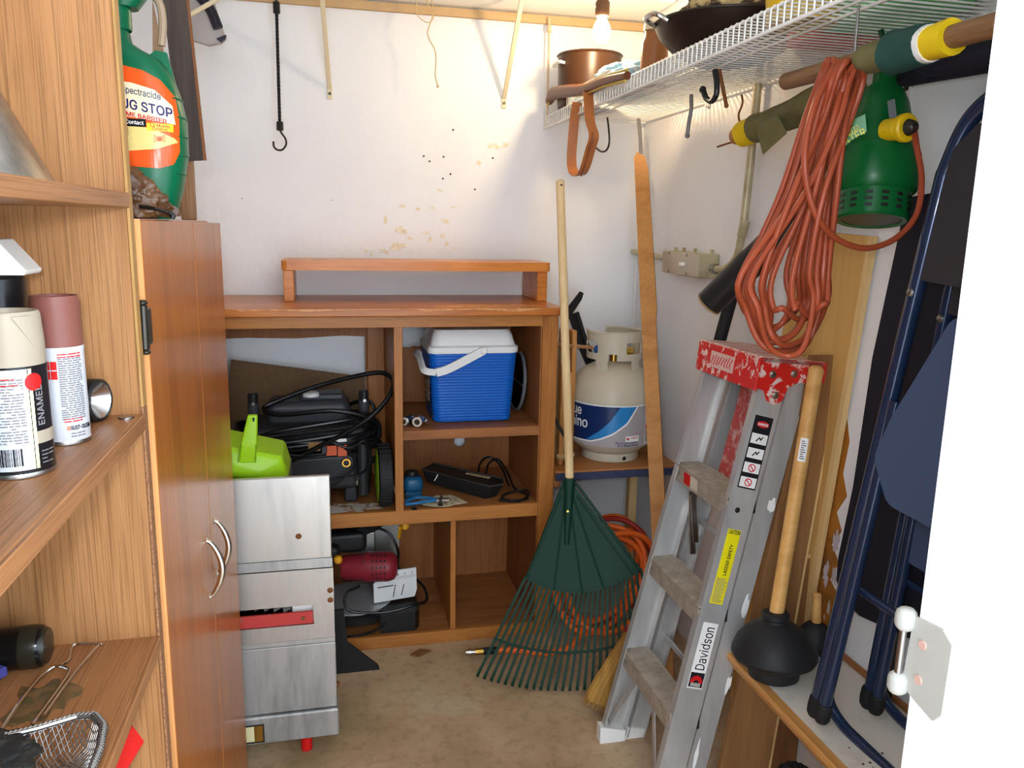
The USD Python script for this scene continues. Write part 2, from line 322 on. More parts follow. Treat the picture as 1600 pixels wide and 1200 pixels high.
def spray_can(name, label, x, y, z, r, h, capmat, bodymat, caph, captaper=.96, step=False):
    t = Thing(name, label, 'spray can', (x, y, z))
    hb = h - caph
    b = t.part('can_body', MB().lathe([(0, .003), (r * .93, .003), (r * .96, 0), (r, .003), (r, .006), (r * .985, .008), (r * .985, hb - .008), (r, hb - .006), (r, hb - .002), (r * .9, hb), (0, hb)], n=48), bodymat, world=False)
    t.part('rim', MB().lathe([(r * .95, -.0002), (r * 1.015, .001), (r * 1.02, .004), (r * .99, .006)], n=48), steel, parent=b, world=False)
    return t, b, hb
beige_plastic = plain('beige_cap', (160, 147, 128), .4); brown_plastic = plain('brown_cap', (126, 76, 66), .45); can_white = plain('can_white', (194, 194, 198), .25); can_black = plain('can_black', (26, 24, 26), .25)
# brown capped can
t, b, hb = spray_can('spray_can', 'white spray paint can with ribbed brown cap, beside the small flashlight', -.304, 1.017, SH[1], .0265, .173, None, can_white, .056)
prof = [(0, hb - .004), (.0262, hb - .004), (.0262, hb + .014)]
for k in range(6): prof += [(.0254, hb + .016 + k * .0055), (.0260, hb + .0187 + k * .0055)]
t.part('cap', MB().lathe(prof + [(.0254, hb + .051), (.0245, hb + .056), (.021, hb + .056), (.020, hb + .053), (0, hb + .053)], n=48), brown_plastic, world=False)
R_ = .0265 * .985
fine_print(t, R_, .030, .104, -78, -18, grey_ink, b, 3)
fine_print(t, R_, .102, .110, -78, -20, red_ink, b, 4, gap=.0032)
fine_print(t, R_, .027, .034, -75, -30, red_ink, b, 6, gap=.003)
for i in (0, 1):
    for j in (0, 1): can_label(t, R_, .079 + j * .011, .0885 + j * .011, -111 + i * 16, -97 + i * 16, red_ink, 'logo_square', b)
text_wrap(t, 'RUST-OLEUM', .0048, R_, -62, .0185, ink, b, fit=.026)
for i in (0, 1):
    for j in (0, 1): can_label(t, R_, .0185 + j * .0025, .0206 + j * .0025, -70 + i * 4.2, -67 + i * 4.2, plain('orange_ink', (224, 110, 50), .4) if (i, j) == (0, 0) else UsdShade.Material.Get(stage, '/World/Looks/orange_ink'), 'logo_square', b)
fine_print(t, R_, .009, .017, -62, -25, grey_ink, b, 8, gap=.0034)
# beige capped can
t, b, hb = spray_can('spray_can', 'black and white spray paint can with beige notched cap, in front of the brown-capped can', -.314, .896, SH[1], .0330, .168, None, can_black, .052)
R_ = .0330 * .985
t.part('cap', MB().lathe([(0, hb - .004), (.0326, hb - .004), (.0326, hb + .020), (.0310, hb + .048), (.0295, hb + .052), (.0265, hb + .052), (.026, hb + .047), (0, hb + .047)], n=48)
       .add(wrap(finegrid(Polygon([(0, 0), (.018, -.030), (.018, 0)]), .0008, .003), .0322, math.radians(-62)), tr(0, 0, hb + .048)), beige_plastic, world=False)
can_label(t, R_, .009, hb - .004, -190, -45, can_white, 'paper_label', b)
can_label(t, R_, .009, hb - .004, -45, -39, plain('lemon_stripe', (238, 232, 160), .4), 'label_stripe', b)
fine_print(t, R_ + .0003, .036, .104, -136, -53, grey_ink, b, 11, gap=.0029)
fine_print(t, R_ + .0003, .094, .108, -136, -60, red_ink, b, 12, gap=.006)
q = np.random.default_rng(5); mb = MB(); xx = 0.
while xx < .026:
    w = q.choice([.0005, .001, .0016]); mb.add(wrap(finegrid(sbox(xx, .014, xx + w, .032), .0002, .004), R_ + .0009, math.radians(-112))); xx += w + q.choice([.0006, .0012])
t.part('barcode', mb, ink, parent=b, world=False, smooth=False, kind='stuff')
can_label(t, R_, .034, .047, -39, 20, beige_plastic, 'colour_band', b)
t.part('red_dot', MB().add(wrap(finegrid(Point(0, .098).buffer(.009), .0003, .002), R_ + .0005, math.radians(-36))), red_ink, parent=b, world=False)
fine_print(t, R_, .010, .029, -34, -4, grey_ink, b, 14, gap=.004)
text_wrap(t, 'ENAMEL', .0075, R_, -22, .052, grey_ink, b, vertical=True)
# can behind with black collar and white spray head
t = Thing('spray_bottle', 'black canister with slanted white trigger top, behind the beige-capped can', 'spray bottle', (-.378, 1.05, SH[1]))
t.part('canister', MB().lathe([(0, 0), (.036, 0), (.037, .004), (.037, .150), (.035, .154), (.035, .190), (.032, .194), (0, .194)], n=40), can_black, world=False)
t.part('spray_head', MB().prism(Polygon([(-.045, 0), (.044, 0), (.046, .005), (.018, .040), (-.03, .044), (-.045, .040)]).buffer(-.003).buffer(.003), .052, frame((0, .026, .195), (1, 0, 0), y=(0, 0, 1))), white_metal, world=False)
# teal can
t, b, hb = spray_can('spray_can', 'teal spray can cut off by the left edge of the photo', -.3495, .833, SH[1], .034, .13, None, plain('teal_can', (10, 148, 150), .25), .05)
t.part('cap', MB().lathe([(0, hb - .004), (.033, hb - .004), (.032, hb + .05), (0, hb + .05)], n=40), can_black, world=False)
can_label(t, .0335, .010, .030, -120, 30, can_black, 'label_band', b)
# flashlight
fm = frame((-.300, 1.115, SH[1] + .0285), (.93, -.30, .02), z=(0, 0, 1)).dot(rot(90, (0, 1, 0)))
t = Thing('flashlight', 'small black flashlight lying with its lens to the aisle beside the brown-capped can', 'flashlight', fm)
t.part('body', MB().lathe([(0, -.13), (.015, -.13), (.016, -.125), (.016, -.035), (.027, -.012), (.028, .004), (.0275, .012), (.024, .0145), (.0235, .012)], n=36), black_plastic, world=False)
t.part('reflector', MB().lathe([(.0235, .0125), (.016, .002), (.006, -.008), (0, -.010)], n=36), chrome, world=False)
t.part('bulb', MB().lathe([(0, .004), (.0025, .002), (.003, -.008)], n=12), white_metal, world=False)
# aluminium funnel on the top shelf
t = Thing('funnel', 'dull aluminium cone-shaped funnel standing on the top bookcase shelf', 'funnel', (-.398, 1.06, SH[0]))
t.part('cone', MB().lathe([(.090, .0), (.0925, .002), (.0915, .005), (.030, .135), (.016, .160), (.014, .160), (.028, .134), (.088, .004)], n=48), spots('brushed_aluminium', (190, 186, 178), (150, 146, 140), 40., .4, .7, .38, 1., stretch=(1, 1, .2)), world=False)
t.part('tip', MB().lathe([(.016, .158), (.0135, .196), (.011, .196), (.013, .158)], n=32), plain('funnel_tip', (120, 40, 44), .4), world=False)
# third shelf: black bottle, wire hanger, mesh basket, small penknife
t = Thing('water_bottle', 'glossy black bottle lying on the lower bookcase shelf with a round end', 'bottle', frame((-.43, 1.095, SH[2] + .0285), (1, .02, 0), z=(0, 0, 1)).dot(rot(90, (0, 1, 0))))
t.part('bottle_body', MB().lathe([(0, -.13), (.020, -.13), (.028, -.115), (.0285, .035), (.0275, .050), (.022, .057), (0, .058)], n=40), black_gloss, world=False)
t.part('end_cap', MB().lathe([(.0287, .028), (.0285, .047), (.0225, .0575), (0, .0590)], n=40), plain('olive_plastic', (40, 36, 27), .25), world=False)
t.part('shoulder_strap', MB().tube([(.0, -.01, .012), (.04, -.03, -.01), (.06, -.10, -.005), (.02, -.17, 0)], .006, M=rot(0, (0, 0, 1))), black_gloss, world=False)
t = Thing('wire_rack', 'bent chrome wire handle lying on the lower bookcase shelf', 'wire rack', (-.40, 1.05, SH[2]))
z = SH[2] + .004
t.part('wire', MB().tube([*[az(a, b, z + .006) for a, b in [(68, 1118), (110, 1060), (150, 1012), (158, 1006), (120, 1006), (112, 1012), (108, 1030), (96, 1040)]]], .0021, 8), chrome)
t.part('wire', MB().tube([*[az(a, b, z + .004) for a, b in [(-10, 1160), (40, 1085), (74, 1048), (90, 1041), (104, 1044), (108, 1050), (85, 1085), (50, 1132)]]], .0021, 8), chrome)
t = Thing('mesh_basket', 'oval silver wire-mesh fry basket on the lower bookcase shelf', 'basket', (-.37, .87, SH[2]))
rim_z = SH[2] + .042
out = Polygon([tuple(az(a, b, rim_z)[:2]) for a, b in [(-90, 1172), (0, 1152), (60, 1137), (120, 1119), (148, 1117), (162, 1134), (156, 1170), (138, 1215), (70, 1330), (-90, 1330)]]).buffer(-.008).buffer(.008)
ring = np.array(out.exterior.coords)[:-1]
rim = MB().tube(np.c_[ring, np.full(len(ring), rim_z)], .0035, 8, closed=True, k=1)
seg = np.linspace(0, out.exterior.length, 130)
for s_ in seg:
    p = out.exterior.interpolate(s_); rim.add(trimesh.creation.torus(.0038, .0012, 8, 5), frame((p.x, p.y, rim_z), (0, 0, 1), y=(1, .3, 0)))
t.part('rim', rim, steel)
mesh_ = MB(); inner = out.buffer(-.018)
from shapely.geometry import LineString
def basket_z(x, y):
    d = out.exterior.distance(Point(x, y)); return SH[2] + .004 + .038 * max(0, 1 - d / .02) ** 1.5
for sgn in (1, -1):
    for c in np.arange(-1.6, 1.6, .0056):
        g = LineString([(-1, c - sgn), (1, c + sgn)]).intersection(out)
        for h in getattr(g, 'geoms', [g]):
            if h.geom_type == 'LineString' and h.length > .01:
                n_ = max(3, int(h.length / .012)); P = [h.interpolate(q, normalized=True) for q in np.linspace(0, 1, n_)]
                mesh_.add(sweep([(p.x, p.y, basket_z(p.x, p.y)) for p in P], .0007, 4))
t.part('wire_mesh', mesh_, steel, smooth=False, kind='stuff')
t = Thing('penknife', 'small white and blue handled tool at the left of the lower shelf', 'tool', (-.43, 1.0, SH[2]))
t.part('handle', MB().bar((-.50, .95, SH[2] + .012), (-.425, 1.055, SH[2] + .016), .022, .014), white_metal)
t.part('blue_tip', MB().bar((-.425, 1.055, SH[2] + .016), (-.418, 1.065, SH[2] + .0165), .020, .013), plain('blue_tip', (70, 70, 140), .4))
t = Thing('black_cloth', 'crumpled black rag lying in the mesh basket', 'rag', (-.375, .845, SH[2] + .008))
ic = trimesh.creation.icosphere(4, 1.); v = np.array(ic.vertices); n_ = meshkit.fbm(v * 3.3 + 5, 4, 3); ic.vertices = v * np.array([.06, .05, .024]) * (.55 + .9 * n_)[:, None] + [0, 0, .024]
t.part('cloth', MB().add(ic), spots('black_rag', (26, 25, 24), (60, 56, 46), 60., .5, .7, .8), world=False)
t = Thing('red_handled_tool', 'flat red handle sticking out below the lower bookcase shelf', 'tool', (-.28, 1.05, .62))
a_, b_ = ay(213, 1145, 1.10), ay(183, 1192, 1.05)
t.part('handle', MB().bar(a_, a_ + (b_ - a_) * 3.2, .036, .012, up=(.5, -1, .2), r=.004), plain('red_handle', (208, 38, 34), .45, bump=.2))
t.part('tool_end', MB().bar(a_ + (b_ - a_) * 3.2, a_ + (b_ - a_) * 4.2, .012, .004, up=(.5, -1, .2)), steel)

# ------------------------------------------------------------------ two-door utility cabinet
cab_wood = wood('cherry_laminate', (156, 88, 34), (182, 108, 46), 'z', .7, .25, .25, coat=.1, dist=.8, stretch=12.)
cab_edge = wood('cabinet_edge', (192, 128, 74), (214, 154, 96), 'z', .9, .45, .15)
CY0, CY1, CZ, CF = 1.178, 2.085, 1.553, -.243
cb = Thing('utility_cabinet', 'tall cherry-laminate two-door storage cabinet beside the bookcase', 'cabinet', (BX0, CY0, 0))
cb.part('cabinet_side', MB().box(BX0, CF - .030, CY0, CY0 + .018, 0, CZ), cab_edge); cb.part('cabinet_side', MB().box(BX0, CF - .030, CY1 - .018, CY1, 0, CZ), cab_edge)
cb.part('side_edge', MB().box(CF - .030, CF - .026, CY0, CY0 + .019, 0, CZ), cab_edge)
cb.part('top_panel', MB().box(BX0, CF - .026, CY0 + .0185, CY1 - .0185, CZ - .018, CZ - .001), cab_wood)
cb.part('back_panel', MB().box(BX0, BX0 + .006, CY0 + .018, CY1 - .018, 0, CZ), cab_wood)
cb.part('base', MB().box(BX0, CF - .05, CY0 + .018, CY1 - .018, .0, .07), cab_wood)
mid = 1.661
for d0, d1, zt in ((CY0 + .022, mid - .0015, CZ - .001), (mid + .0015, CY1, CZ - .005)):
    d = cb.part('door', MB().box(CF - .020, CF, d0, d1, .012, zt), cab_wood)
    cb.part('edge_band', MB().box(CF - .0195, CF - .0005, d0 - .0012, d0 + .0005, .012, zt, .0003), cab_edge, parent=d)
    near = d0 < 1.5
    y = mid - .057 if near else mid + .057
    z0, z1 = (.805, .925)
    mb = MB(); pts = [(CF - .002, y, z1), (CF + .008, y, z1 - .006), (CF + .021, y, .895), (CF + .027, y, .865), (CF + .021, y, .835), (CF + .008, y, z0 + .006), (CF - .002, y, z0)]
    mb.tube(pts, [.0042, .0046, .0062, .0066, .0062, .0046, .0042], 12, k=8)
    for zz in (z0, z1): mb.cyl((CF - .001, y, zz), (CF + .003, y, zz), .007, .005, n=16)
    cb.part('handle', mb, plain('satin_nickel', (212, 208, 200), .28, 1.) if near else UsdShade.Material.Get(stage, '/World/Looks/satin_nickel'), parent=d)
for zz in (1.404, .25):
    mb = MB().cyl((CF - .004, 1.196, zz - .032), (CF - .004, 1.196, zz + .032), .006, n=14, c=.002).box(CF - .003, CF + .002, 1.198, 1.222, zz - .026, zz + .026, .002).cyl((CF - .004, 1.196, zz - .038), (CF - .004, 1.196, zz - .031), .0075, n=14, c=.003).cyl((CF - .004, 1.196, zz + .031), (CF - .004, 1.196, zz + .038), .0075, n=14, c=.003)
    cb.part('hinge', mb, dark_steel, label='dark barrel hinge on the cabinet door')

# jug of insect spray on the cabinet, lettering on its label
CT = CZ
jug_green = plain('jug_green', (4, 92, 58), .36, bump=.1, bscale=30)
JX, JY = float(ay(228, 200, 1.40)[0]), 1.40
t = Thing('spray_jug', 'green plastic bug-spray jug with orange label on top of the cabinet', 'jug', (JX, JY, CT))
def oval(w, d, z, n=40, p=2.8, c=0.):
    a = np.linspace(0, 2 * math.pi, n, endpoint=False); c_, s = np.cos(a), np.sin(a)
    return np.stack([c + w * np.sign(c_) * abs(c_) ** (2 / p), d * np.sign(s) * abs(s) ** (2 / p), np.full(n, z)], 1)
def loft(rings, cap=True):
    n = len(rings[0]); V = np.vstack(rings); F = []
    for i in range(len(rings) - 1):
        for j in range(n):
            a, b, c, d = i * n + j, i * n + (j + 1) % n, (i + 1) * n + (j + 1) % n, (i + 1) * n + j; F += [[a, b, c], [a, c, d]]
    if cap:
        V = np.vstack([V, rings[0].mean(0), rings[-1].mean(0)]); e = len(V) - 2
        for j in range(n): F += [[e, (j + 1) % n, j], [e + 1, (len(rings) - 1) * n + j, (len(rings) - 1) * n + (j + 1) % n]]
    return trimesh.Trimesh(V, F, process=False)
# height, left and right edge: the neck stands left of the middle, the right side bulges
JPa = np.array([(.0, -.050, .030, .034), (.008, -.058, .038, .042), (.05, -.062, .050, .045), (.10, -.064, .060, .047), (.15, -.064, .061, .047), (.19, -.064, .053, .046), (.215, -.064, .045, .043), (.238, -.064, .030, .038), (.252, -.060, .004, .031), (.262, -.056, -.012, .024), (.285, -.054, -.016, .020)])
jc = lambda z: (np.interp(z, JPa[:, 0], (JPa[:, 1] + JPa[:, 2]) / 2), np.interp(z, JPa[:, 0], (JPa[:, 2] - JPa[:, 1]) / 2), np.interp(z, JPa[:, 0], JPa[:, 3]))
b = t.part('jug_body', MB().add(loft([oval((r - l) / 2, d, z, c=(l + r) / 2) for z, l, r, d in JPa])).prism(Polygon([(.012, .205), (.046, .205), (.036, .250), (.022, .252), (.008, .240)]).buffer(.002), .010, frame((0, .005, 0), (1, 0, 0), y=(0, 0, 1))), jug_green, world=False)
for k in range(5):
    zz = .070 + k * .028; c_, w_, d_ = jc(zz)
    o = oval(w_ + .0006, d_ + .0006, zz, 60, c=c_); o = o[o[:, 0] > c_ + w_ * .86]
    o = o[np.argsort(o[:, 1])]; t.part('grip_ridge', MB().add(sweep(o, .0012, 5)), jug_green, parent=b, world=False)
t.part('cap', MB().lathe([(.024, .280), (.025, .282), (.025, .312), (.023, .314), (0, .314)], tr(-.035, 0, 0), n=32).add(loft([oval(.032, .024, .312, 32, c=-.032), oval(.042, .028, .330, 32, c=-.028), oval(.045, .028, .36, 32, c=-.026), oval(.030, .026, .368, 32, c=-.03)])), jug_green, world=False)
t.part('trigger', MB().tube([(.010, 0, .345), (.030, 0, .325), (.034, 0, .295), (.030, 0, .262)], .006, 8), plain('grey_brown_plastic', (150, 128, 104), .5), world=False)
def on_jug(mesh, off):
    """lays a flat mesh (x across, y = height) on the jug's front face"""
    m_ = mesh.copy(); v = np.array(m_.vertices); x = v[:, 0] * .80; z = .076 + (v[:, 1] - .06) * .866; c_, w_, d_ = jc(z)
    s_ = np.clip(abs(x - c_) / w_, 0, .999); y_ = -d_ * (1 - s_ ** 2.8) ** (1 / 2.8)
    m_.vertices = np.stack([x, y_ - off - v[:, 2], z], 1); m_.invert(); return m_
lab = Polygon([(-.066, .075), (-.03, .062), (.03, .060), (.055, .068), (.066, .090), (.068, .150), (.062, .185), (.040, .210), (.010, .224), (-.03, .232), (-.066, .232)]).buffer(-.006).buffer(.006)
def jl(poly, off, mat, name):
    g = [poly.intersection(sbox(x, y, x + .006, y + .006)) for x in np.arange(-.08, .08, .006) for y in np.arange(.05, .25, .006)]
    ms = [trimesh.creation.extrude_polygon(h, .0003, engine='earcut') for q in g for h in getattr(q, 'geoms', [q]) if h.geom_type == 'Polygon' and h.area > 1e-8]
    return t.part(name, MB().add(on_jug(trimesh.util.concatenate(ms), off)), mat, parent=b, world=False, smooth=60)
jl(lab, .0004, plain('label_orange', (228, 84, 30), .22), 'orange_label')
jl(Polygon([(-.064, .150), (.062, .136), (.058, .168), (.030, .192), (-.01, .202), (-.064, .206)]), .0009, plain('label_cream', (238, 214, 176), .25), 'name_panel')
jl(Polygon([(-.064, .091), (-.02, .088), (.03, .093), (.064, .106), (.060, .112), (.02, .128), (-.064, .131)]), .0009, plain('label_straw', (222, 196, 120), .25), 'picture_panel')
jl(sbox(-.062, .129, .012, .142), .0011, can_black, 'black_flash'); jl(sbox(.013, .123, .058, .136), .0012, plain('label_yellow', (240, 208, 30), .3), 'yellow_flash')
def jtext(txt, h, x, z, mat, fit, bold=True, slope=-.15):
    tm = meshkit.text_mesh(txt, h, .0003, bold); tm.apply_scale([fit / tm.bounds[1][0], 1, 1]); v = np.array(tm.vertices); v[:, 0] += x; v[:, 1] += z + slope * (v[:, 0] - x); tm.vertices = v
    t.part('lettering', MB().add(on_jug(tm, .0015)), mat, parent=b, world=False, smooth=False)
navy = plain('navy_ink', (36, 34, 92), .35)
jtext('Spectracide', .0105, -.028, .186, plain('grey_blue_ink', (92, 96, 104), .4), .068); jtext('BUG STOP', .0155, -.043, .1625, navy, .101); jtext('HOME BARRIER', .0070, -.040, .1495, red_ink, .088)
jtext('Kills On Contact', .0062, -.058, .1355, white_label, .066, slope=-.05); jtext('12 Month', .0050, .018, .1305, red_ink, .034, slope=-.05); jtext('Control', .0050, .022, .1248, red_ink, .026, slope=-.05)
for k, (bx, bz) in enumerate([(-.030, .119), (.034, .110)]):
    mb = MB().add(on_jug(trimesh.creation.extrude_polygon(Point(bx, bz).buffer(.004), .0003, engine='earcut'), .0013))
    for s_ in range(-2, 3): mb.add(on_jug(trimesh.creation.extrude_polygon(LineString([(bx - .010, bz + s_ * .003), (bx, bz + s_ * .001), (bx + .010, bz + s_ * .003 + .001)]).buffer(.0005), .0003, engine='earcut'), .0013))
    t.part('insect_print', mb, ink if k == 0 else plain('red_brown_ink', (190, 84, 40), .4), parent=b, world=False, smooth=False)
# leather glove, lever
t = Thing('work_glove', 'crumpled dark brown leather glove on the cabinet top before the jug', 'glove', (-.272, 1.325, CT))
ic = trimesh.creation.icosphere(5, 1.); v = np.array(ic.vertices); n_ = meshkit.fbm(v * 1.7 + 11, 4, 9); ic.vertices = v * np.array([.046, .034, .045]) * (.5 + 1.0 * n_)[:, None] + [-.012, 0, .028]; ic.vertices[:, 2] = np.maximum(ic.vertices[:, 2], .001)
lea = spots('brown_leather', (78, 48, 26), (112, 76, 44), 14., .42, .68, .42)
t.part('palm', MB().add(ic), lea, world=False, smooth=80)
for k in range(4):
    a = .012 * k; t.part('finger', MB().tube([(.0 + a * .8, -.010 + a, .050 - a), (.022 + a * .6, .004 + a * .6, .030 - a * .5), (.034 + a * .4, .006 + a * .3, .012)], [.011, .0105, .008], 10), lea, world=False)
t = Thing('black_lever', 'thin black metal lever lying on the front edge of the cabinet top', 'lever', (-.25, 1.31, CT))
t.part('rod', MB().tube([ay(218, 323, 1.29), ay(236, 325, 1.29), ay(256, 330, 1.29), ay(268, 336, 1.29)], .0028, 8), black_gloss)
t.part('bent_tip', MB().tube([ay(264, 332, 1.29), ay(270, 337, 1.29), ay(268, 341, 1.29)], .004, 8), black_gloss)
# dark board and cardboard strip standing behind the jug on the cabinet
t = Thing('dark_board', 'narrow dark brown board with frayed edge standing behind the green jug', 'board', (-.30, 1.86, CT))
p0, p1, p2, p3 = ay(247, -60, 1.88), ay(285, -60, 1.88), ay(318, 250, 1.88), ay(284, 252, 1.88)
def quad_slab(ps, t_, back):
    P = np.array(ps); back = np.asarray(back, float) * t_; V = np.vstack([P, P + back]); m_ = trimesh.convex.convex_hull(V); return m_
t.part('plank', MB().add(quad_slab([p0, p1, p2, p3], .012, (0, 1, 0))), wood('charred_wood', (48, 40, 36), (76, 64, 56), 'z', 1.5, .7, .3))
t.part('side_edge', MB().add(quad_slab([p1, p1 + [.0035, 0, 0], p2 + [.005, 0, 0], p2], .012, (0, 1, 0))), rust)
t.part('bracket', MB().box(-.30, -.27, 1.89, 1.91, CT, p3[2] + .05, .002), wood('bracket_wood', (120, 84, 56), (150, 110, 76), 'z'))
t = Thing('cardboard_strip', 'tan cardboard strip standing between the green jug and the wall', 'cardboard', (-.28, 2.0, CT))
t.part('sheet', MB().add(quad_slab([ay(238, 0, 2.02), ay(256, 90, 2.02), ay(290, 240, 2.02), ay(282, 338, 2.02), ay(240, 338, 2.02)], .004, (0, 1, 0))), plain('cardboard', (176, 142, 112), .8, var=.08, scale=30))
# ------------------------------------------------------------------ pine hutch against the back wall
pine = wood('pine_honey', (150, 90, 38), (182, 118, 56), 'x', .9, .42, .28, coat=.15, dist=1.2, stretch=10.)
pine_z = wood('pine_honey_upright', (146, 86, 36), (178, 114, 54), 'z', .9, .42, .28, coat=.15, dist=1.2, stretch=10.)
pine_top = wood('pine_worn_top', (152, 80, 34), (196, 118, 52), 'x', .8, .32, .25, coat=.3, dist=1.4, stretch=9.)
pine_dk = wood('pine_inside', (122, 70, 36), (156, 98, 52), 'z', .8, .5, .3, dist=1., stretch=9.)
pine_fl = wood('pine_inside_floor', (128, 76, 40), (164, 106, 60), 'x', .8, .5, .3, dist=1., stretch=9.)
pine_end = wood('pine_riser', (186, 104, 40), (220, 138, 60), 'x', .8, .32, .25, coat=.4, dist=1.6, stretch=9.)
HF, HB, HL, HR, HT = 2.77, 3.262, -.69, .82, 1.272
h = Thing('storage_hutch', 'wide pine hutch with open compartments against the back wall', 'hutch', (HL, HF, 0))
h.part('tabletop', MB().box(HL, .838, 2.735, 3.292, HT - .028, HT, .004), pine_top)
h.part('fascia', MB().box(HL + .06, .762, HF, HF + .02, 1.203, HT - .028, .0015), pine)
h.part('stile', MB().box(.762, HR, HF - .001, HF + .022, 0, HT - .028, .002), pine_z); h.part('stile', MB().box(HL, HL + .06, HF - .001, HF + .022, 0, HT - .028, .002), pine_z)
h.part('side_panel', MB().box(.790, HR - .001, HF + .022, HB, 0, HT - .028), pine_z); h.part('side_panel', MB().box(HL, HL + .018, HF + .022, HB, 0, HT - .028), pine_z)
h.part('inner_side', MB().box(.756, .762, HF + .004, HB - .006, .045, 1.24, .001), pine_dk); h.part('inner_filler', MB().box(.762, .790, HF + .022, HF + .04, 0, 1.24, .001), pine_dk)
h.part('divider', MB().box(.228, .258, HF + .001, HB - .006, .534, 1.243, .0015), pine_z)
h.part('divider', MB().box(.431, .451, HF + .012, HB - .006, .045, .483, .0015), pine_z)
h.part('shelf', MB().box(.258, .757, HF + .001, HB - .006, .798, .833, .0015), pine_fl)
h.part('shelf', MB().box(HL + .018, .757, HF + .018, HB - .006, .500, .534, .0015), pine_fl)
h.part('shelf_rail', MB().box(HL + .06, .762, HF, HF + .019, .483, .535, .002), pine)
h.part('bottom_panel', MB().box(HL + .018, .757, HF + .018, HB - .006, .026, .046, .0015), pine_fl)
h.part('base_rail', MB().box(HL + .06, .762, HF, HF + .019, 0, .048, .002), pine)
# back panel with its ragged cut-outs
bp = sbox(HL + .018, .03, .79, 1.243)
bp = bp.difference(Polygon([(-.60, .56), (.152, .56), (.152, 1.108), (.06, 1.112), (-.12, 1.103), (-.30, 1.108), (-.60, 1.10)]))
bp = bp.difference(Polygon([(.262, 1.22), (.41, 1.22), (.405, 1.10), (.384, 1.075), (.372, 1.062), (.345, 1.066), (.335, 1.058), (.262, 1.062)])).difference(Point(*ay(718, 689, 3.262)[[0, 2]]).buffer(.024))
bp = bp.difference(sbox(-.60, .58, -.59, .59))
h.part('back_panel', MB().prism(bp, .006, frame((0, HB, 0), (1, 0, 0), y=(0, 0, 1))), pine_dk)
for k, (a, b) in enumerate([(.160, .228), ]):
    h.part('back_batten', MB().box(a, b, HB - .022, HB - .006, .534, 1.243), pine_z)
for x in (.451, .425):
    h.part('hinge_plate', MB().box(x if x > .44 else x - .0, x + .004 if x > .44 else x + .006, HF + .03, HF + .05, .40 if x > .44 else .455, .445 if x > .44 else .47, .001), dark_steel, label='small metal hinge plate on the divider')
# worn patch on the top
wear = spots('bare_pine_wear', (214, 150, 84), (190, 116, 56), 26., .46, .58, .5)
h.part('worn_patch', MB().prism(Polygon([(.36, 2.775), (.46, 2.765), (.60, 2.772), (.70, 2.79), (.76, 2.83), (.66, 2.87), (.58, 2.85), (.48, 2.86), (.40, 2.83)]).buffer(.008), .0006, tr(0, 0, HT)), wear)
h.part('worn_edge', MB().prism(Polygon([(-.30, HT), (-.26, HT - .008), (-.2, HT - .003), (-.05, HT - .009), (.05, HT - .004), (.3, HT - .002), (.34, HT - .01), (.5, HT - .003), (.66, HT - .012), (.74, HT - .004), (.76, HT)]), .0006, frame((0, 2.7349, 0), (1, 0, 0), y=(0, 0, 1))), wear)
# riser
r_ = Thing('riser_shelf', 'low varnished pine riser shelf standing on the hutch top', 'riser', (.35, 3.12, HT))
r_.part('board', MB().prism(sbox(-.150, 2.985, .848, 3.262).buffer(-.02).buffer(.02), .034, tr(0, 0, 1.386)), pine_end)
r_.part('leg', MB().box(-.145, -.108, 3.0, 3.25, HT, 1.386, .003), pine_end); r_.part('leg', MB().box(.800, .838, 3.0, 3.25, HT, 1.386, .003), pine_end)

# ------------------------------------------------------------------ left bay
t = Thing('hardboard_panel', 'brown hardboard sheet leaning behind the pressure washer', 'panel', (-.12, 3.2, .534))
t.part('sheet', MB().prism(Polygon([(-.361, 1.029), (.146, .949), (.152, .536), (-.43, .536)]), .004, frame((0, 3.225, 0), (1, .0, 0), y=(0, -.0, 1))), plain('hardboard', (112, 84, 56), .7, var=.12, scale=60))
MZ = .534
pw_black = plain('washer_black', (38, 38, 40), .45); pw_grey = plain('washer_grey', (62, 62, 68), .4); lime = plain('lime_plastic', (150, 196, 26), .35)
t = Thing('pressure_washer', 'black electric pressure washer wrapped in black hose in the left bay of the hutch', 'pressure washer', (-.06, 2.98, MZ))
b = t.part('housing', MB().rbox(-.30, .155, 2.90, 3.14, MZ + .06, MZ + .30, .04).rbox(-.16, .10, 2.838, 3.0, MZ + .07, MZ + .205, .02), pw_black, label='black motor housing')
t.part('top_cover', MB().rbox(-.22, .08, 2.96, 3.12, MZ + .27, MZ + .375, .03).rbox(-.10, .06, 3.0, 3.1, MZ + .36, MZ + .395, .012), pw_grey)
t.part('white_cap', MB().lathe([(0, 0), (.030, 0), (.030, .010), (.024, .015), (0, .016)], tr(-.06, 3.0, MZ + .388), 24), white_metal)
for x in (-.262, .130):
    p = t.part('frame_tube', MB().cyl((x, 2.945, MZ + .02 if x > 0 else MZ + .05), (x, 2.945, .950), .0175, n=20, c=.002), black_plastic)
    t.part('tube_socket', MB().cyl((x, 2.945, .872), (x, 2.945, .912), .0195, n=20), pw_grey, parent=p)
    t.part('bolt', MB().cyl((x + .002, 2.929, .915), (x + .002, 2.922, .915), .006, n=12), steel, parent=p)
t.part('lower_tube', MB().cyl((.118, 2.85, MZ + .045), (.118, 2.85, .775), .020, n=20, c=.004), pw_black)
w = t.part('wheel', MB().lathe([(.045, -.026), (.100, -.026), (.112, -.020), (.114, 0), (.112, .020), (.100, .026), (.045, .026), (.045, -.026)], frame((.196, 2.862, MZ + .1135), (0, 1, 0), z=(1, .10, 0)), 44), black_rubber)
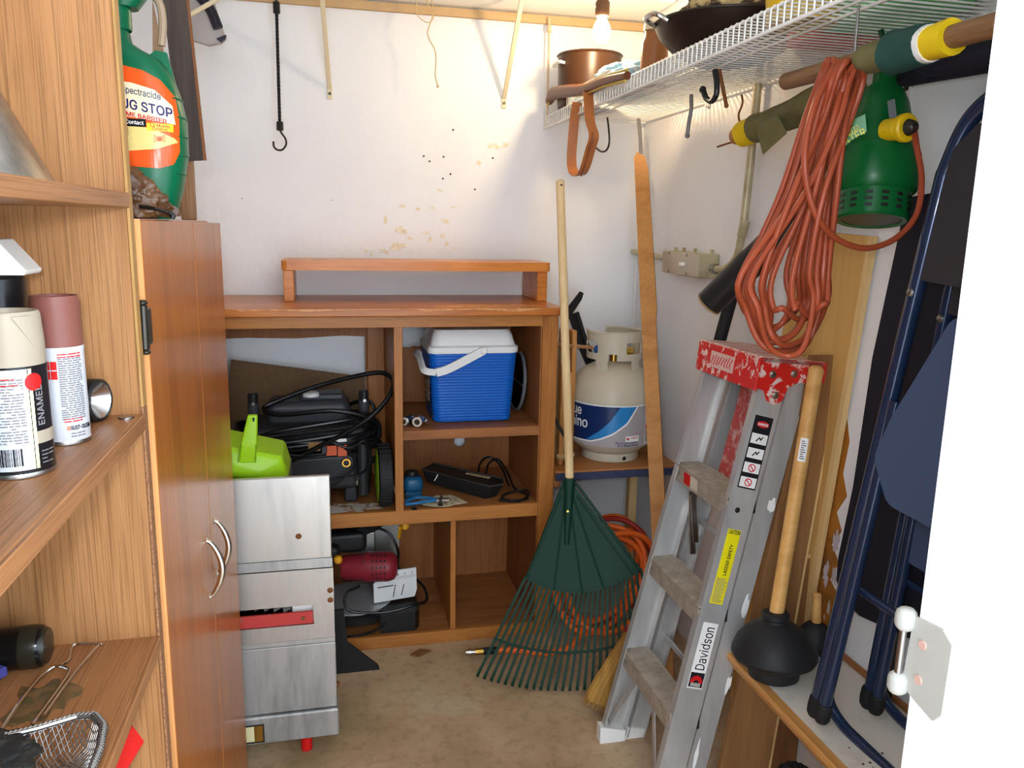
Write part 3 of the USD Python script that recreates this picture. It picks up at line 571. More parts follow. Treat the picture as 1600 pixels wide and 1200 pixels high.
t.part('hub', MB().lathe([(0, -.032), (.060, -.032), (.098, -.027), (.100, -.022), (.06, -.02), (0, -.02)], frame((.196, 2.862, MZ + .1135), (0, 1, 0), z=(1, .10, 0)), 36), lime, parent=w)
tread = MB()
for a in np.arange(0, 360, 12): tread.add(hullbox(-.004, .004, -.022, .022, .113, .1155, .0008), frame((.196, 2.862, MZ + .1135), (0, 1, 0), z=(1, .10, 0)).dot(rot(a, (0, 0, 1))).dot(rot(90, (1, 0, 0))).dot(tr(0, 0, 0)))
t.part('tread', tread, black_rubber, parent=w, kind='stuff')
hose_m = plain('black_hose', (20, 20, 21), .3)
q = np.random.default_rng(21)
for k in range(13):          # wraps of the hose round the housing
    zz = .705 + .0105 * k + q.uniform(-.006, .006); dx, dy = q.uniform(-.012, .018, 2); sl = q.uniform(-.01, .05)
    pts = []
    for a in np.linspace(0, 2 * math.pi, 14, endpoint=False):
        c_, s_ = math.cos(a), math.sin(a)
        pts.append((-.075 + dx + .255 * np.sign(c_) * abs(c_) ** .6, 2.985 + .135 * np.sign(s_) * abs(s_) ** .7 - dy * .5, zz + sl * c_ + .012 * math.sin(3 * a + k)))
    t.part('hose_wrap', MB().tube(pts, .0078, 8, closed=True, k=5), hose_m)
t.part('hose_loop', MB().tube([ay(455, 720, 2.83), ay(560, 665, 2.80), ay(600, 630, 2.82), ay(615, 600, 2.86), ay(602, 584, 2.90), ay(575, 584, 2.92), ay(500, 602, 2.95), ay(430, 628, 2.95), ay(412, 640, 2.93), ay(440, 648, 2.88), ay(520, 642, 2.85), ay(575, 652, 2.86), ay(592, 665, 2.9), ay(588, 690, 2.92), ay(570, 705, 2.95)], .0085, 10, k=8), hose_m)
t.part('power_cord', MB().tube([ay(420, 700, 2.84), ay(470, 712, 2.82), ay(520, 690, 2.83), ay(555, 720, 2.82), ay(540, 745, 2.80), ay(516, 762, 2.80)], .0045, 8), hose_m)
t.part('power_cord', MB().tube([ay(515, 690, 2.83), ay(545, 700, 2.82), ay(570, 690, 2.82), ay(578, 720, 2.82), ay(560, 742, 2.83), ay(500, 750, 2.84)], .004, 8), hose_m)
for k, (px, py, w_, hh, c_) in enumerate([(491, 698, 18, 14, plain('sticker_tan', (150, 108, 60), .5)), (507, 702, 8, 12, pw_grey), (518, 704, 16, 16, plain('sticker_orange', (206, 88, 50), .4)), (535, 704, 14, 18, UsdShade.Material.Get(stage, '/World/Looks/sticker_orange')), (528, 688, 26, 5, white_label)]):
    c = ay(px, py, 2.836); s_ = 2.9 / FPX
    t.part('sticker', MB().box(c[0] - w_ * s_ / 2, c[0] + w_ * s_ / 2, 2.833, 2.8385, c[2] - hh * s_ / 2, c[2] + hh * s_ / 2, .0008), c_)
t.part('outlet_fitting', MB().lathe([(.010, 0), (.016, 0), (.018, .006), (.016, .012), (.010, .012)], frame(ay(541, 722, 2.838), (1, 0, 0), z=(0, -1, 0)), 20), brass)
t.part('gun_bracket', MB().bar(ay(560, 745, 2.85), ay(555, 755, 2.83), .012, .012).cyl(ay(558, 752, 2.83), ay(558, 758, 2.82), .007, n=14), steel)
for x in (-.25, .05): t.part('foot', MB().rbox(x, x + .05, 2.90, 3.10, MZ, MZ + .075, .01), pw_black)
single('spilled_dust', MB().prism(blob((.06, 2.84), (.115, .05), 3, .3, n=26), .0008, tr(0, 0, MZ + .0005)), spots('white_dust', (188, 178, 168), (140, 104, 74), 34., .50, .6, .9), 'patch of spilled white powder on the hutch shelf before the wheel', 'powder')
t = Thing('metal_strip', 'thin bare metal strip leaning on the hutch divider beside the wheel', 'strip', (.22, 2.8, MZ))
t.part('strip', MB().bar(ay(622, 800, 2.775) * [1, 1, 0] + [0, 0, MZ + .005], ay(611, 737, 2.80), .010, .003, up=(1, 0, 0)), steel)

# ------------------------------------------------------------------ upper right bay: cooler, disc, couplings
cool_blue = plain('cooler_blue', (14, 92, 184), .38); cool_white = plain('cooler_white', (232, 230, 226), .38)
SZ = .833
t = Thing('cooler', 'small blue picnic cooler with white lid and swing handle on the hutch shelf', 'cooler', (.525, 2.99, SZ))
CX, CYc = .528, 2.995
def rrect(w, d, z, r, n=8):
    o = np.array(sbox(-w, -d, w, d).buffer(-r).buffer(r, quad_segs=n).exterior.coords)[:-1]
    return np.c_[o[:, 0] + CX, o[:, 1] + CYc, np.full(len(o), z)]
rings, z = [], SZ
zs = np.linspace(SZ + .004, SZ + .262, 88)
rings.append(rrect(.138, .118, SZ, .03)); 
for i, zz in enumerate(zs):
    u = (zz - SZ) / .262; g = .0011 * math.sin((zz - SZ) / .262 * 2 * math.pi * 24) if .06 < u < .97 else 0
    rings.append(rrect(.147 + .018 * u + g, .127 + .016 * u + g, zz, .034))
b = t.part('body', MB().add(loft(rings)), cool_blue, smooth=50)
zr = SZ + .262
l = t.part('lid', MB().add(loft([rrect(.168, .146, zr, .034), rrect(.170, .148, zr + .004, .035), rrect(.170, .148, zr + .022, .035), rrect(.164, .142, zr + .027, .034), rrect(.160, .138, zr + .028, .034), rrect(.150, .128, zr + .066, .034), rrect(.140, .118, zr + .084, .034), rrect(.10, .08, zr + .087, .03)])), cool_white)
hd = t.part('handle', MB().strip([(.560, 2.842, zr + .012), (.50, 2.838, zr - .018), (.43, 2.836, zr - .052), (.385, 2.838, zr - .066)], .030, .010, (.4, 0, 1), k=6)
       .strip([(.385, 2.838, zr - .066), (.345, 2.86, zr - .060), (.338, 2.92, zr - .035), (.336, 3.0, zr - .015), (.338, 3.09, zr - .030), (.36, 3.15, zr - .05), (.43, 3.154, zr - .04), (.56, 3.150, zr + .012)], .024, .010, (0, .2, 1), k=6), cool_white)
for y, s in ((2.838, -1), (3.153, 1)): t.part('pivot', MB().cyl((.560, y - s * .006, zr + .012), (.560, y + s * .006, zr + .012), .013, n=20, c=.003), cool_white, parent=hd)
lb = MB().box(.3695, .372, 2.905, 3.06, SZ + .06, SZ + .20, .001)
t.part('side_label', lb, can_black, parent=b)
mb = MB()
for k in range(9): mb.box(.3688, .3697, 2.915, 2.915 + q.uniform(.05, .13), SZ + .075 + .013 * k, SZ + .081 + .013 * k, .0003)
t.part('label_print', mb, white_label, parent=b, kind='stuff')
t = Thing('speaker_ring', 'black speaker disc with grey rim leaning in the cooler bay corner', 'disc', frame((.738, 3.03, SZ + .121), (0, 1, .0), z=(-1, 0, .07)))
t.part('disc', MB().lathe([(0, -.006), (.1165, -.006), (.1165, .004), (.108, .006), (.098, .001), (.05, -.002), (.03, .004), (0, .006)], n=48), black_gloss, world=False)
t.part('rim', MB().lathe([(.106, .003), (.112, .008), (.118, .003), (.118, -.002)], n=48), plain('rim_grey', (104, 104, 108), .35), world=False)
t.part('bar', MB().bar((-.104, 0, .007), (.104, 0, .007), .007, .004), steel, world=False)
for k, (a, b_, r) in enumerate([((.268, 2.84, SZ + .018), (.318, 2.90, SZ + .018), .018), ((.312, 2.812, SZ + .021), (.330, 2.85, SZ + .021), .021), ((.325, 2.88, SZ + .017), (.352, 2.83, SZ + .017), .013)]):
    lbls = ['longer grey metal hose coupling lying left of the blue cooler', 'round-ended chrome hose coupling facing out beside the cooler', 'slim chrome hose fitting touching the cooler']
    t = Thing('hose_coupling', lbls[k], 'coupling', ((a[0] + b_[0]) / 2, (a[1] + b_[1]) / 2, SZ), group='hose couplings on the cooler shelf')
    a, b_ = np.array(a), np.array(b_); d = b_ - a
    t.part('barrel', MB().cyl(a, a + d * .55, r, n=24, c=.003).cyl(a + d * .5, b_, r * .72, n=24, c=.002), chrome if k else steel)
    t.part('collar', MB().cyl(a + d * .45, a + d * .62, r * 1.08, n=8, c=.002), steel)
    t.part('washer', MB().lathe([(r * .5, 0), (r * .85, 0), (r * .85, .002), (r * .5, .002)], frame(a - nz(d) * .0015, np.cross(d, (0, 0, 1)), z=d), 24), plain('pale_washer', (206, 190, 178), .4) if k == 0 else UsdShade.Material.Get(stage, '/World/Looks/pale_washer'))

# ------------------------------------------------------------------ middle right bay
teal_p = plain('tool_blue', (24, 82, 118), .35); paper = spots('stained_paper', (212, 200, 170), (170, 148, 104), 40., .52, .62, .8)
t = Thing('blue_tool', 'small blue power tool with black top on the middle hutch shelf', 'tool', (.30, 2.92, MZ))
t.part('body', MB().rbox(.270, .345, 2.89, 2.97, MZ + .02, MZ + .085, .022).rbox(.275, .34, 2.9, 2.96, MZ, MZ + .03, .008), teal_p)
t.part('top_knob', MB().lathe([(0, 0), (.024, 0), (.026, .008), (.022, .018), (0, .02)], tr(.305, 2.93, MZ + .083), 28), black_plastic)
t.part('bail', MB().tube([(.262, 2.90, MZ + .09), (.258, 2.9, MZ + .13), (.240, 2.92, MZ + .15)], .003, 6), brass)
t = Thing('paper_sheet', 'cream stained sheet of paper under the tools on the middle hutch shelf', 'paper', (.38, 2.83, MZ))
pg = Polygon([(.335, 2.80), (.375, 2.785), (.42, 2.778), (.475, 2.80), (.500, 2.81), (.455, 2.90), (.40, 2.915), (.34, 2.87), (.315, 2.83)])
g = [pg.intersection(sbox(x, y, x + .015, y + .015)) for x in np.arange(.29, .52, .015) for y in np.arange(2.76, 2.94, .015)]
pm = trimesh.util.concatenate([trimesh.creation.extrude_polygon(k_, .0006, engine='earcut') for q_ in g for k_ in getattr(q_, 'geoms', [q_]) if k_.geom_type == 'Polygon' and k_.area > 1e-7])
v = np.array(pm.vertices); v[:, 2] += MZ + .0015 + .010 * meshkit.noise(np.c_[v[:, :2] * 18, np.zeros(len(v))], 4); pm.vertices = v; t.part('sheet', pm, paper)
t = Thing('tool_pliers', 'blue-handled pliers lying before the paper on the middle hutch shelf', 'pliers', (.33, 2.81, MZ + .012))
t.part('handle', MB().tube([(.268, 2.80, MZ + .016), (.30, 2.79, MZ + .020), (.345, 2.80, MZ + .022), (.385, 2.815, MZ + .020)], .006, 8), plain('handle_blue', (40, 110, 160), .4))
t.part('handle', MB().tube([(.270, 2.83, MZ + .016), (.31, 2.85, MZ + .020), (.35, 2.84, MZ + .022), (.385, 2.818, MZ + .020)], .006, 8), UsdShade.Material.Get(stage, '/World/Looks/handle_blue'))
t.part('jaws', MB().bar((.38, 2.815, MZ + .020), (.43, 2.815, MZ + .018), .018, .010), steel); t.part('spring_wire', MB().tube([(.262, 2.79, MZ + .03), (.252, 2.80, MZ + .045), (.26, 2.82, MZ + .05), (.275, 2.83, MZ + .035)], .0018, 6), brass)
t = Thing('bolt_stud', 'short dark bolt standing on the paper beside the pliers', 'bolt', (.395, 2.795, MZ))
t.part('shank', MB().cyl((.395, 2.795, MZ + .012), (.398, 2.797, MZ + .042), .0045, n=10), dark_steel); t.part('head', MB().cyl((.395, 2.795, MZ + .004), (.395, 2.795, MZ + .013), .010, n=6), dark_steel)
t = Thing('bolt_stud', 'dark bolt lying at the front edge of the middle hutch shelf', 'bolt', (.295, 2.785, MZ))
t.part('shank', MB().cyl((.297, 2.782, MZ + .008), (.302, 2.80, MZ + .03), .005, n=10), dark_steel); t.part('head', MB().cyl((.296, 2.78, MZ), (.297, 2.782, MZ + .01), .011, n=6), dark_steel)
t = Thing('black_tool_tray', 'long black plastic caulking tray tool lying diagonally on the middle hutch shelf', 'tray', (.52, 2.92, MZ))
Mt = frame((.525, 2.945, MZ + .062), (.225, -.165, -.022), z=(.02, .0, 1))
tray = MB().add(trimesh.convex.convex_hull(np.array([(-.18, -.045, .0), (-.18, .05, .0), (.12, .06, 0), (.15, .0, 0), (.12, -.055, 0), (-.16, -.035, -.05), (-.16, .03, -.05), (.10, .045, -.055), (.125, 0, -.055), (.10, -.045, -.055)])), Mt)
t.part('tray_body', tray, black_plastic); t.part('lip', MB().tube([Mt.dot([*p, 1])[:3] for p in [(-.18, -.045, .002), (-.18, .05, .002), (.12, .06, .002), (.15, 0, .002), (.12, -.055, .002)]], .004, 6, closed=True, k=1), plain('tray_lip', (62, 56, 54), .4))
t.part('seal_strip', MB().bar(Mt.dot([-.02, .02, .004, 1])[:3], Mt.dot([.08, .03, .004, 1])[:3], .02, .004), plain('putty', (170, 150, 110), .7))
t.part('nozzle', MB().cyl(Mt.dot([-.11, -.04, .0, 1])[:3], Mt.dot([-.12, -.05, -.03, 1])[:3], .006, n=12), steel)
cordm = MB().tube([(.60, 2.98, MZ + .045), (.62, 3.02, MZ + .085), (.66, 3.03, MZ + .10), (.69, 2.99, MZ + .06), (.70, 2.90, MZ + .02), (.735, 2.84, MZ + .012), (.72, 2.80, MZ + .008), (.66, 2.795, MZ + .008), (.635, 2.83, MZ + .008), (.665, 2.87, MZ + .01), (.73, 2.87, MZ + .02), (.742, 2.83, MZ + .016), (.69, 2.785, MZ + .006), (.62, 2.81, MZ + .006)], .0042, 8)
t.part('power_cord', cordm, hose_m); t.part('power_cord', MB().tube([(.57, 2.99, MZ + .05), (.59, 3.03, MZ + .09), (.63, 3.05, MZ + .105), (.67, 3.02, MZ + .075), (.685, 2.93, MZ + .02)], .0042, 8), hose_m)

# ------------------------------------------------------------------ lower left bay: mitre saw
LZ = .046
saw_red = plain('saw_red', (134, 34, 44), .4); cast_al = plain('cast_aluminium', (150, 148, 142), .4, .85, var=.1, scale=30); saw_black = plain('saw_black', (28, 27, 27), .45); yel = plain('saw_yellow', (238, 164, 20), .4)
t = Thing('mitre_saw', 'dark mitre saw with a red motor and white angle scale in the lower hutch bay', 'mitre saw', (.11, 2.97, LZ))
b = t.part('base', MB().lathe([(0, .030), (.150, .030), (.160, .036), (.160, .060), (.150, .066), (0, .066)], tr(.085, 2.965, LZ), 44).prism(Polygon([(.17, 2.80), (.30, 2.80), (.318, 2.83), (.318, 2.95), (.20, 2.95)]), .075, tr(0, 0, LZ)).rbox(-.20, -.06, 2.88, 3.12, LZ, LZ + .06, .012), saw_black)
t.part('turntable', MB().lathe([(0, 0), (.138, 0), (.145, .004), (.145, .010), (.138, .014), (0, .014)], tr(.085, 2.965, LZ + .066), 48), plain('turntable_steel', (186, 188, 188), .35, .5), parent=b)
f = t.part('scale_plate', MB().prism(Polygon([(-.065, 0), (.095, 0), (.105, .03), (.105, .115), (-.01, .115), (-.065, .075)]), .010, frame((.215, 2.90, LZ + .085), (1, .18, 0), y=(-.0, .10, 1))), plain('scale_white', (226, 224, 220), .3), label='white plate with angle marks')
Ms = frame((.215, 2.90, LZ + .085), (1, .18, 0), y=(0, .10, 1))
mb = MB()
for k in range(18): mb.box(.004 + k * .0055, .005 + k * .0055, .080 if k % 5 else .076, .090, .0100, .0104, .0001, Ms)
t.part('scale_marks', mb, ink, parent=f, kind='stuff')
for k, n_ in enumerate(('4', '2', '1')):
    t.part('number', MB().text(n_, .009, Ms.dot(tr(.028 + k * .027, .093, .0101)), .0005), ink, parent=f)
t.part('slot', MB().box(.012, .015, .012, .060, .0100, .0106, .0001, Ms.dot(rot(-12, (0, 0, 1), (.014, .03, 0)))).box(.045, .048, .014, .058, .0100, .0106, .0001, Ms.dot(rot(-16, (0, 0, 1), (.046, .03, 0)))).box(-.05, .012, .056, .060, .0100, .0106, .0001, Ms), ink, parent=f)
c0, c1 = np.array([.035, 2.90, LZ + .232]), np.array([.243, 2.868, LZ + .236]); d = c1 - c0
mo = t.part('motor', MB().lathe([(0, 0), (.040, 0), (.046, .01), (.050, .08), (.057, .09), (.057, .175), (.050, .196), (.034, .208), (0, .210)], frame(c0, np.cross((0, 0, 1), d), z=d), 40), saw_red)
mb = MB()
for a in np.arange(0, 360, 24):
    for s_ in (.120, .135, .150, .165): mb.add(hullbox(-.004, .004, .0565, .0578, s_ - .003, s_ + .003, .0004), frame(c0, np.cross((0, 0, 1), d), z=d).dot(rot(a, (0, 0, 1))))
t.part('vent_slots', mb, saw_black, parent=mo, kind='stuff')
t.part('motor_label', MB().box(-.012, .05, -.018, .018, .0515, .0530, .0005, frame(c0 + d * .45, d, z=(0, -.55, .8))), pw_grey, parent=mo)
t.part('arm', MB().rbox(-.10, .13, 2.90, 3.02, LZ + .285, LZ + .365, .02).rbox(-.06, .03, 2.86, 2.94, LZ + .26, LZ + .33, .018).bar((.10, 2.95, LZ + .35), (.18, 2.92, LZ + .392), .05, .035), saw_black)
t.part('pivot_plate', MB().prism(Polygon([(.125, .20), (.245, .17), (.262, .25), (.268, .352), (.20, .358), (.125, .33)]), .03, frame((0, 3.06, LZ), (1, 0, 0), y=(0, 0, 1))), cast_al)
t.part('pivot_block', MB().rbox(.10, .165, 2.95, 3.03, LZ + .25, LZ + .345, .006), cast_al)
for p in ((.022, 2.855, LZ + .288), (.285, 3.03, LZ + .335)): t.part('knob', MB().lathe([(0, 0), (.015, 0), (.017, .004), (.016, .02), (.010, .026), (0, .027)], frame(p, (1, 0, 0), z=(.1, -1, .1)), 8), yel)
t.part('yellow_lever', MB().bar((.268, 3.025, LZ + .335), (.262, 3.03, LZ + .28), .014, .008), yel)
t.part('power_cord', MB().tube([(.165, 2.90, LZ + .385), (.215, 2.88, LZ + .36), (.245, 2.88, LZ + .29), (.25, 2.95, LZ + .19), (.29, 2.98, LZ + .15), (.345, 2.92, LZ + .12), (.35, 2.86, LZ + .09), (.30, 2.81, LZ + .10), (.20, 2.80, LZ + .085), (.09, 2.81, LZ + .088), (.045, 2.82, LZ + .11), (.05, 2.85, LZ + .15), (.10, 2.85, LZ + .175)], .0052, 8, k=8), hose_m)
t.part('power_cord', MB().tube([(.21, 2.82, LZ + .065), (.17, 2.79, LZ + .03), (.10, 2.79, LZ + .008), (.03, 2.79, LZ + .012), (-.03, 2.80, LZ + .05)], .005, 8, k=8), hose_m)

# ------------------------------------------------------------------ bench saw stood on end in front of the hutch
sheet_steel = spots('worn_sheet_steel', (200, 198, 194), (176, 174, 170), 6., .42, .72, .32, .8, stretch=(3, 1, .45), rough2=.45)
sheet_grey = spots('dull_sheet_steel', (186, 186, 184), (146, 146, 144), 6., .42, .7, .40, .7, rough2=.46, stretch=(3, 1, .6))
Yf = 2.2
t = Thing('bench_saw', 'steel-topped bench table saw stood on end before the hutch, red foot', 'table saw', (-.22, 2.3, 0))
b = t.part('saw_body', MB().box(-.46, -.115, 2.215, 2.50, .16, .838, .006), plain('body_grey', (86, 84, 82), .5))
slot = sbox(-.42, .418, -.055, .478)
t.part('table_plate', MB().box(-.48, .0, Yf, Yf + .016, .618, .862, .0025), sheet_steel)
t.part('seam_strip', MB().box(-.48, .0015, Yf + .0015, Yf + .016, .588, .6165, .001), sheet_grey)
t.part('table_plate', MB().prism(sbox(-.48, .372, .0025, .586).difference(slot), .016, frame((0, Yf + .016, 0), (1, 0, 0), y=(0, 0, 1))), sheet_steel, smooth=False)
t.part('seam_strip', MB().box(-.48, .003, Yf + .0015, Yf + .016, .356, .3705, .001), sheet_grey)
t.part('table_plate', MB().box(-.48, .004, Yf, Yf + .016, .148, .3545, .0025), sheet_grey)
t.part('fence_rail', MB().box(-.48, .0085, Yf - .012, Yf + .06, .060, .146, .004), sheet_grey)
t.part('slot_back', MB().box(-.42, -.05, Yf + .028, Yf + .032, .41, .485, .001), white_metal)
t.part('throat_insert', MB().box(-.42, -.057, Yf + .004, Yf + .012, .419, .456, .001), spots('red_insert', (186, 52, 46), (160, 96, 80), 24., .58, .66, .5))
t.part('insert_screw', MB().cyl((-.085, Yf + .004, .437), (-.085, Yf + .001, .437), .006, n=14), rust)
bl = Point(-.26, .25).buffer(.222, quad_segs=20)
c_ = np.array([-.26, .36]); teeth = [(-.42, .456)]
for k in range(11):
    x0 = -.40 + k * .026; zt = .474 - .9 * (x0 + .29) ** 2 * .8 + .004
    teeth += [(x0, zt - .010), (x0 + .024, zt + .003), (x0 + .026, zt - .010)]
teeth += [(-.10, .452)]
t.part('blade', MB().prism(Polygon(teeth).buffer(0), .003, frame((0, Yf + .018, 0), (1, 0, 0), y=(0, 0, 1))), plain('blade_dark', (48, 42, 38), .45, .6))
for x, zz in ((-.090, .688), (-.0075, .518), (-.0075, .488)): t.part('bolt', MB().lathe([(0, .004), (.004, .0038), (.0085, 0)], frame((x, Yf, zz), (1, 0, 0), z=(0, -1, 0)), 16), rust)
t.part('scale_window', MB().box(-.44, -.208, Yf - .0135, Yf - .011, .072, .122, .001), plain('window_cream', (220, 210, 160), .3)); t.part('window_edge', MB().box(-.232, -.208, Yf - .0145, Yf - .012, .072, .122, .0005), brass); t.part('window_frame', MB().prism(sbox(-.444, .068, -.204, .126).difference(sbox(-.44, .072, -.208, .122)), .003, frame((0, Yf - .0115, 0), (1, 0, 0), y=(0, 0, 1))), dark_steel)
for x in (-.088, -.41): t.part('leg', MB().cyl((x, Yf + .03, 0), (x, Yf + .03, .064), .0165, n=20, c=.002), plain('red_foot', (206, 24, 24), .4) if x > -.2 else UsdShade.Material.Get(stage, '/World/Looks/red_foot'))
t.part('stand_bracket', MB().prism(Polygon([(-.06, .0), (.155, .0), (.150, .016), (.045, .115), (.035, .24), (-.06, .24)]), .012, frame((0, 2.64, 0), (1, 0, 0), y=(0, 0, 1))).box(-.06, -.03, 2.5, 2.64, .16, .22), black_plastic)
t.part('side_hook', MB().bar((.0, Yf + .04, .20), (.012, Yf + .04, .195), .012, .012), rust)
# lime dustpan on top of the saw
t = Thing('dustpan', 'lime green dustpan with upright handle resting on the bench saw', 'dustpan', (-.24, 2.36, .862))
def mhull(pts): h_ = manifold3d.Manifold.batch_hull([manifold3d.Manifold.sphere(r, 16).translate(p) for *p, r in [(*a, b) for a, b in pts]]); return h_
Z = lambda px, py, y=2.33: ay(px, py, y)[2]
X = lambda px, py, y=2.33: ay(px, py, y)[0]
zl, zr_, xr = Z(355, 690), Z(438, 714), X(440, 730)
o_ = mhull([((-.44, 2.29, zl + .012), .03), ((xr - .06, 2.285, zr_ - .022), .03), ((xr - .005, 2.30, zr_ - .045), .026), ((-.44, 2.46, zl + .012), .03), ((xr - .06, 2.46, zr_ - .022), .03), ((xr - .005, 2.45, zr_ - .045), .026), ((-.44, 2.29, .895), .03), ((-.44, 2.46, .895), .03), ((xr - .01, 2.29, .884), .020), ((xr - .01, 2.45, .884), .020)])
i_ = mhull([((-.50, 2.31, .905), .018), ((xr - .06, 2.305, .884), .012), ((-.50, 2.44, .905), .018), ((xr - .06, 2.44, .884), .012), ((-.50, 2.31, .83), .02), ((xr - .06, 2.31, .83), .02), ((-.5, 2.44, .83), .02), ((xr - .06, 2.44, .83), .02)])
mm = (o_ - i_).to_mesh(); t.part('scoop', MB().add(trimesh.Trimesh(mm.vert_properties[:, :3], mm.tri_verts)), lime)
HYD = 2.262
def hbx(px0, px1, py0, py1, y0, y1): return roundbox(X(px0, py0, HYD), X(px1, py0, HYD), y0, y1, Z(px0, py1, HYD), Z(px0, py0, HYD), .005, 8).vertices
hp = t.part('handle', MB().add(trimesh.convex.convex_hull(np.vstack([hbx(386, 402, 649, 662, 2.258, 2.28), hbx(376, 401, 690, 705, 2.250, 2.29), hbx(373, 400, 712, 724, 2.258, 2.30)]))), lime)
t.part('handle_rib', MB().tube([ay(372, 722, 2.256), ay(378, 695, 2.25)], .0018, 6, k=1).tube([ay(399, 722, 2.254), ay(400, 695, 2.248)], .0018, 6, k=1), plain('lime_shadow', (120, 160, 20), .4), parent=hp)
hc = ay(396, 656, 2.257); t.part('hang_hole', MB().box(hc[0] - .003, hc[0] + .003, 2.2565, 2.259, hc[2] - .006, hc[2] + .006, .001), ink, parent=hp)
single('wood_chip', MB().prism(Polygon([(.27, 2.70), (.30, 2.68), (.35, 2.715), (.31, 2.735)]), .006, tr(0, 0, 0)), wood('chip_wood', (104, 68, 40), (134, 92, 58), 'x'), 'small brown wood chip on the floor before the hutch', 'wood chip')

# ------------------------------------------------------------------ upper shelf on the back wall, bungee, string
sb = Thing('wall_shelf', 'cream shelf high on the back wall on two diagonal braces', 'shelf', (.35, YB, 2.39))
cream = plain('cream_paint', (222, 206, 172), .45)
sb.part('board', MB().box(-.42, 1.30, 2.98, YB, 2.385, 2.405), trim_paint)
sb.part('cleat', MB().box(-.42, XR, YB - .018, YB, 2.348, 2.380), plain('tan_cleat', (196, 162, 118), .5, var=.06, scale=12), label='tan strip along the back wall')
for x, xt in ((.037, .012), (.72, .727)):
    br = sb.part('brace', MB().bar((x, YB - .006, 2.06), (xt, 3.03, 2.388), .017, .010, up=(0, -1, -1)), cream)
    sb.part('foot', MB().box(x - .010, x + .010, YB - .006, YB, 2.020, 2.070, .002), cream, parent=br); sb.part('screw', MB().cyl((x, YB - .006, 2.040), (x, YB - .010, 2.040), .0055, n=12), dark_steel, parent=br)
BY_ = 3.20
t = Thing('bungee_hook', 'short black bungee cord with open steel hook hanging before the back wall', 'bungee cord', tuple(ay(435, 10, BY_)))
a_, b_ = ay(432, 12, BY_), ay(437, 190, BY_)
pts = np.linspace(a_, b_, 60); t.part('cord', MB().add(sweep(pts, np.where(np.arange(60) % 2, .0052, .0062), 10)), plain('bungee_black', (26, 25, 30), .7))
for p, q_ in ((a_ + [0, 0, .02], a_ - [0, 0, .02]), (b_ + [0, 0, .0], b_ - [0, 0, .032])): t.part('clamp', MB().cyl(p, q_, .0125, n=8, c=.002), black_plastic)
hk = [ay(*p, BY_) for p in [(437, 203), (440, 208), (446, 217), (447, 226), (441, 234), (433, 234), (428, 229), (427, 221)]]
t.part('hook', MB().tube(hk, .0036, 8), dark_steel); t.part('top_hook', MB().tube([a_ + [0, 0, .02], a_ + [.004, 0, .05], a_ + [-.01, 0, .075], a_ + [-.02, 0, .05]], .0036, 8), dark_steel)
t = Thing('twine', 'loose piece of tan twine dangling from the high shelf', 'string', tuple(ay(672, 0, 3.18)))
t.part('strand', MB().tube([ay(*p, 3.18) for p in [(666, -14), (668, 6), (676, 22), (673, 34), (668, 50), (671, 62), (680, 80), (681, 100), (680, 118), (684, 134)]], .0022, 6), plain('twine', (206, 178, 132), .8))
t.part('loop', MB().tube([ay(*p, 3.18) for p in [(650, -6), (652, 22), (664, 34), (674, 33), (678, 20), (674, -4)]], .0018, 6), UsdShade.Material.Get(stage, '/World/Looks/twine')); t.part('knot', MB().add(trimesh.creation.icosphere(2, .005), tr(*ay(684, 135, 3.18)))  , UsdShade.Material.Get(stage, '/World/Looks/twine'))
t = Thing('hanging_scoop', 'grey plastic scoop with black grip hanging high by the back wall', 'scoop', tuple(ay(318, 40, 2.9)))
sc = [ay(*p, 2.9) for p in [(292, -10), (330, -10), (352, 58), (345, 66), (325, 70), (300, 62), (290, 40)]]
t.part('blade', MB().add(quad_slab(sc, .03, (0, 1, 0))), plain('scoop_grey', (176, 166, 160), .4)); t.part('grip', MB().tube([ay(*p, 2.885) for p in [(308, -10), (328, 14), (341, 44)]], .016, 12), plain('navy_grip', (34, 30, 44), .4)); t.part('tip', MB().add(quad_slab([ay(*p, 2.89) for p in [(338, 60), (353, 54), (352, 60), (345, 66)]], .02, (0, 1, 0))), UsdShade.Material.Get(stage, '/World/Looks/navy_grip'))
t = Thing('cream_stick', 'thin cream stick poking out behind the dark board, upper left', 'stick', tuple(ay(315, 14, 2.75)))
t.part('shaft', MB().cyl(ay(268, 40, 2.72), ay(372, -20, 2.78), .007, n=12), cream)
single('paint_spot', MB().prism(blob((-.28, 2.13), (.045, .03), 77, .4), .0008), white_label, 'small splash of dried white paint on the concrete before the bench saw', 'paint spot')
# ------------------------------------------------------------------ corner: small shelf with the propane tank
honey = wood('honey_board', (176, 116, 58), (206, 146, 80), 'z', 1., .45, .25, dist=1.); honey_x = wood('honey_board_flat', (150, 94, 50), (184, 124, 70), 'x', 1., .45, .25, dist=1.)
raw_pine = wood('raw_pine', (196, 160, 104), (222, 190, 134), 'z', 1.1, .6, .15, dist=1.)
t = Thing('corner_shelf', 'brown corner shelf with blue front edge carrying the propane tank', 'shelf', (1.07, 3.0, .62))
t.part('board', MB().box(.825, XR, 2.765, YB, .622, .654, .002), honey_x); t.part('front_edge', MB().box(.825, XR, 2.757, 2.7655, .620, .648, .001), plain('blue_edge', (58, 64, 92), .6, var=.2, scale=40), label='dark blue painted front edge')
t.part('post', MB().box(1.215, 1.250, 2.99, 3.03, 0, .622, .002), raw_pine); t.part('cleat', MB().box(.822, .850, 2.79, YB, .585, .622, .002), honey_x)
tank_m = plain('tank_enamel', (196, 186, 164), .38, bump=.05, bscale=40); tank_l = plain('tank_label_grey', (168, 160, 160), .35)
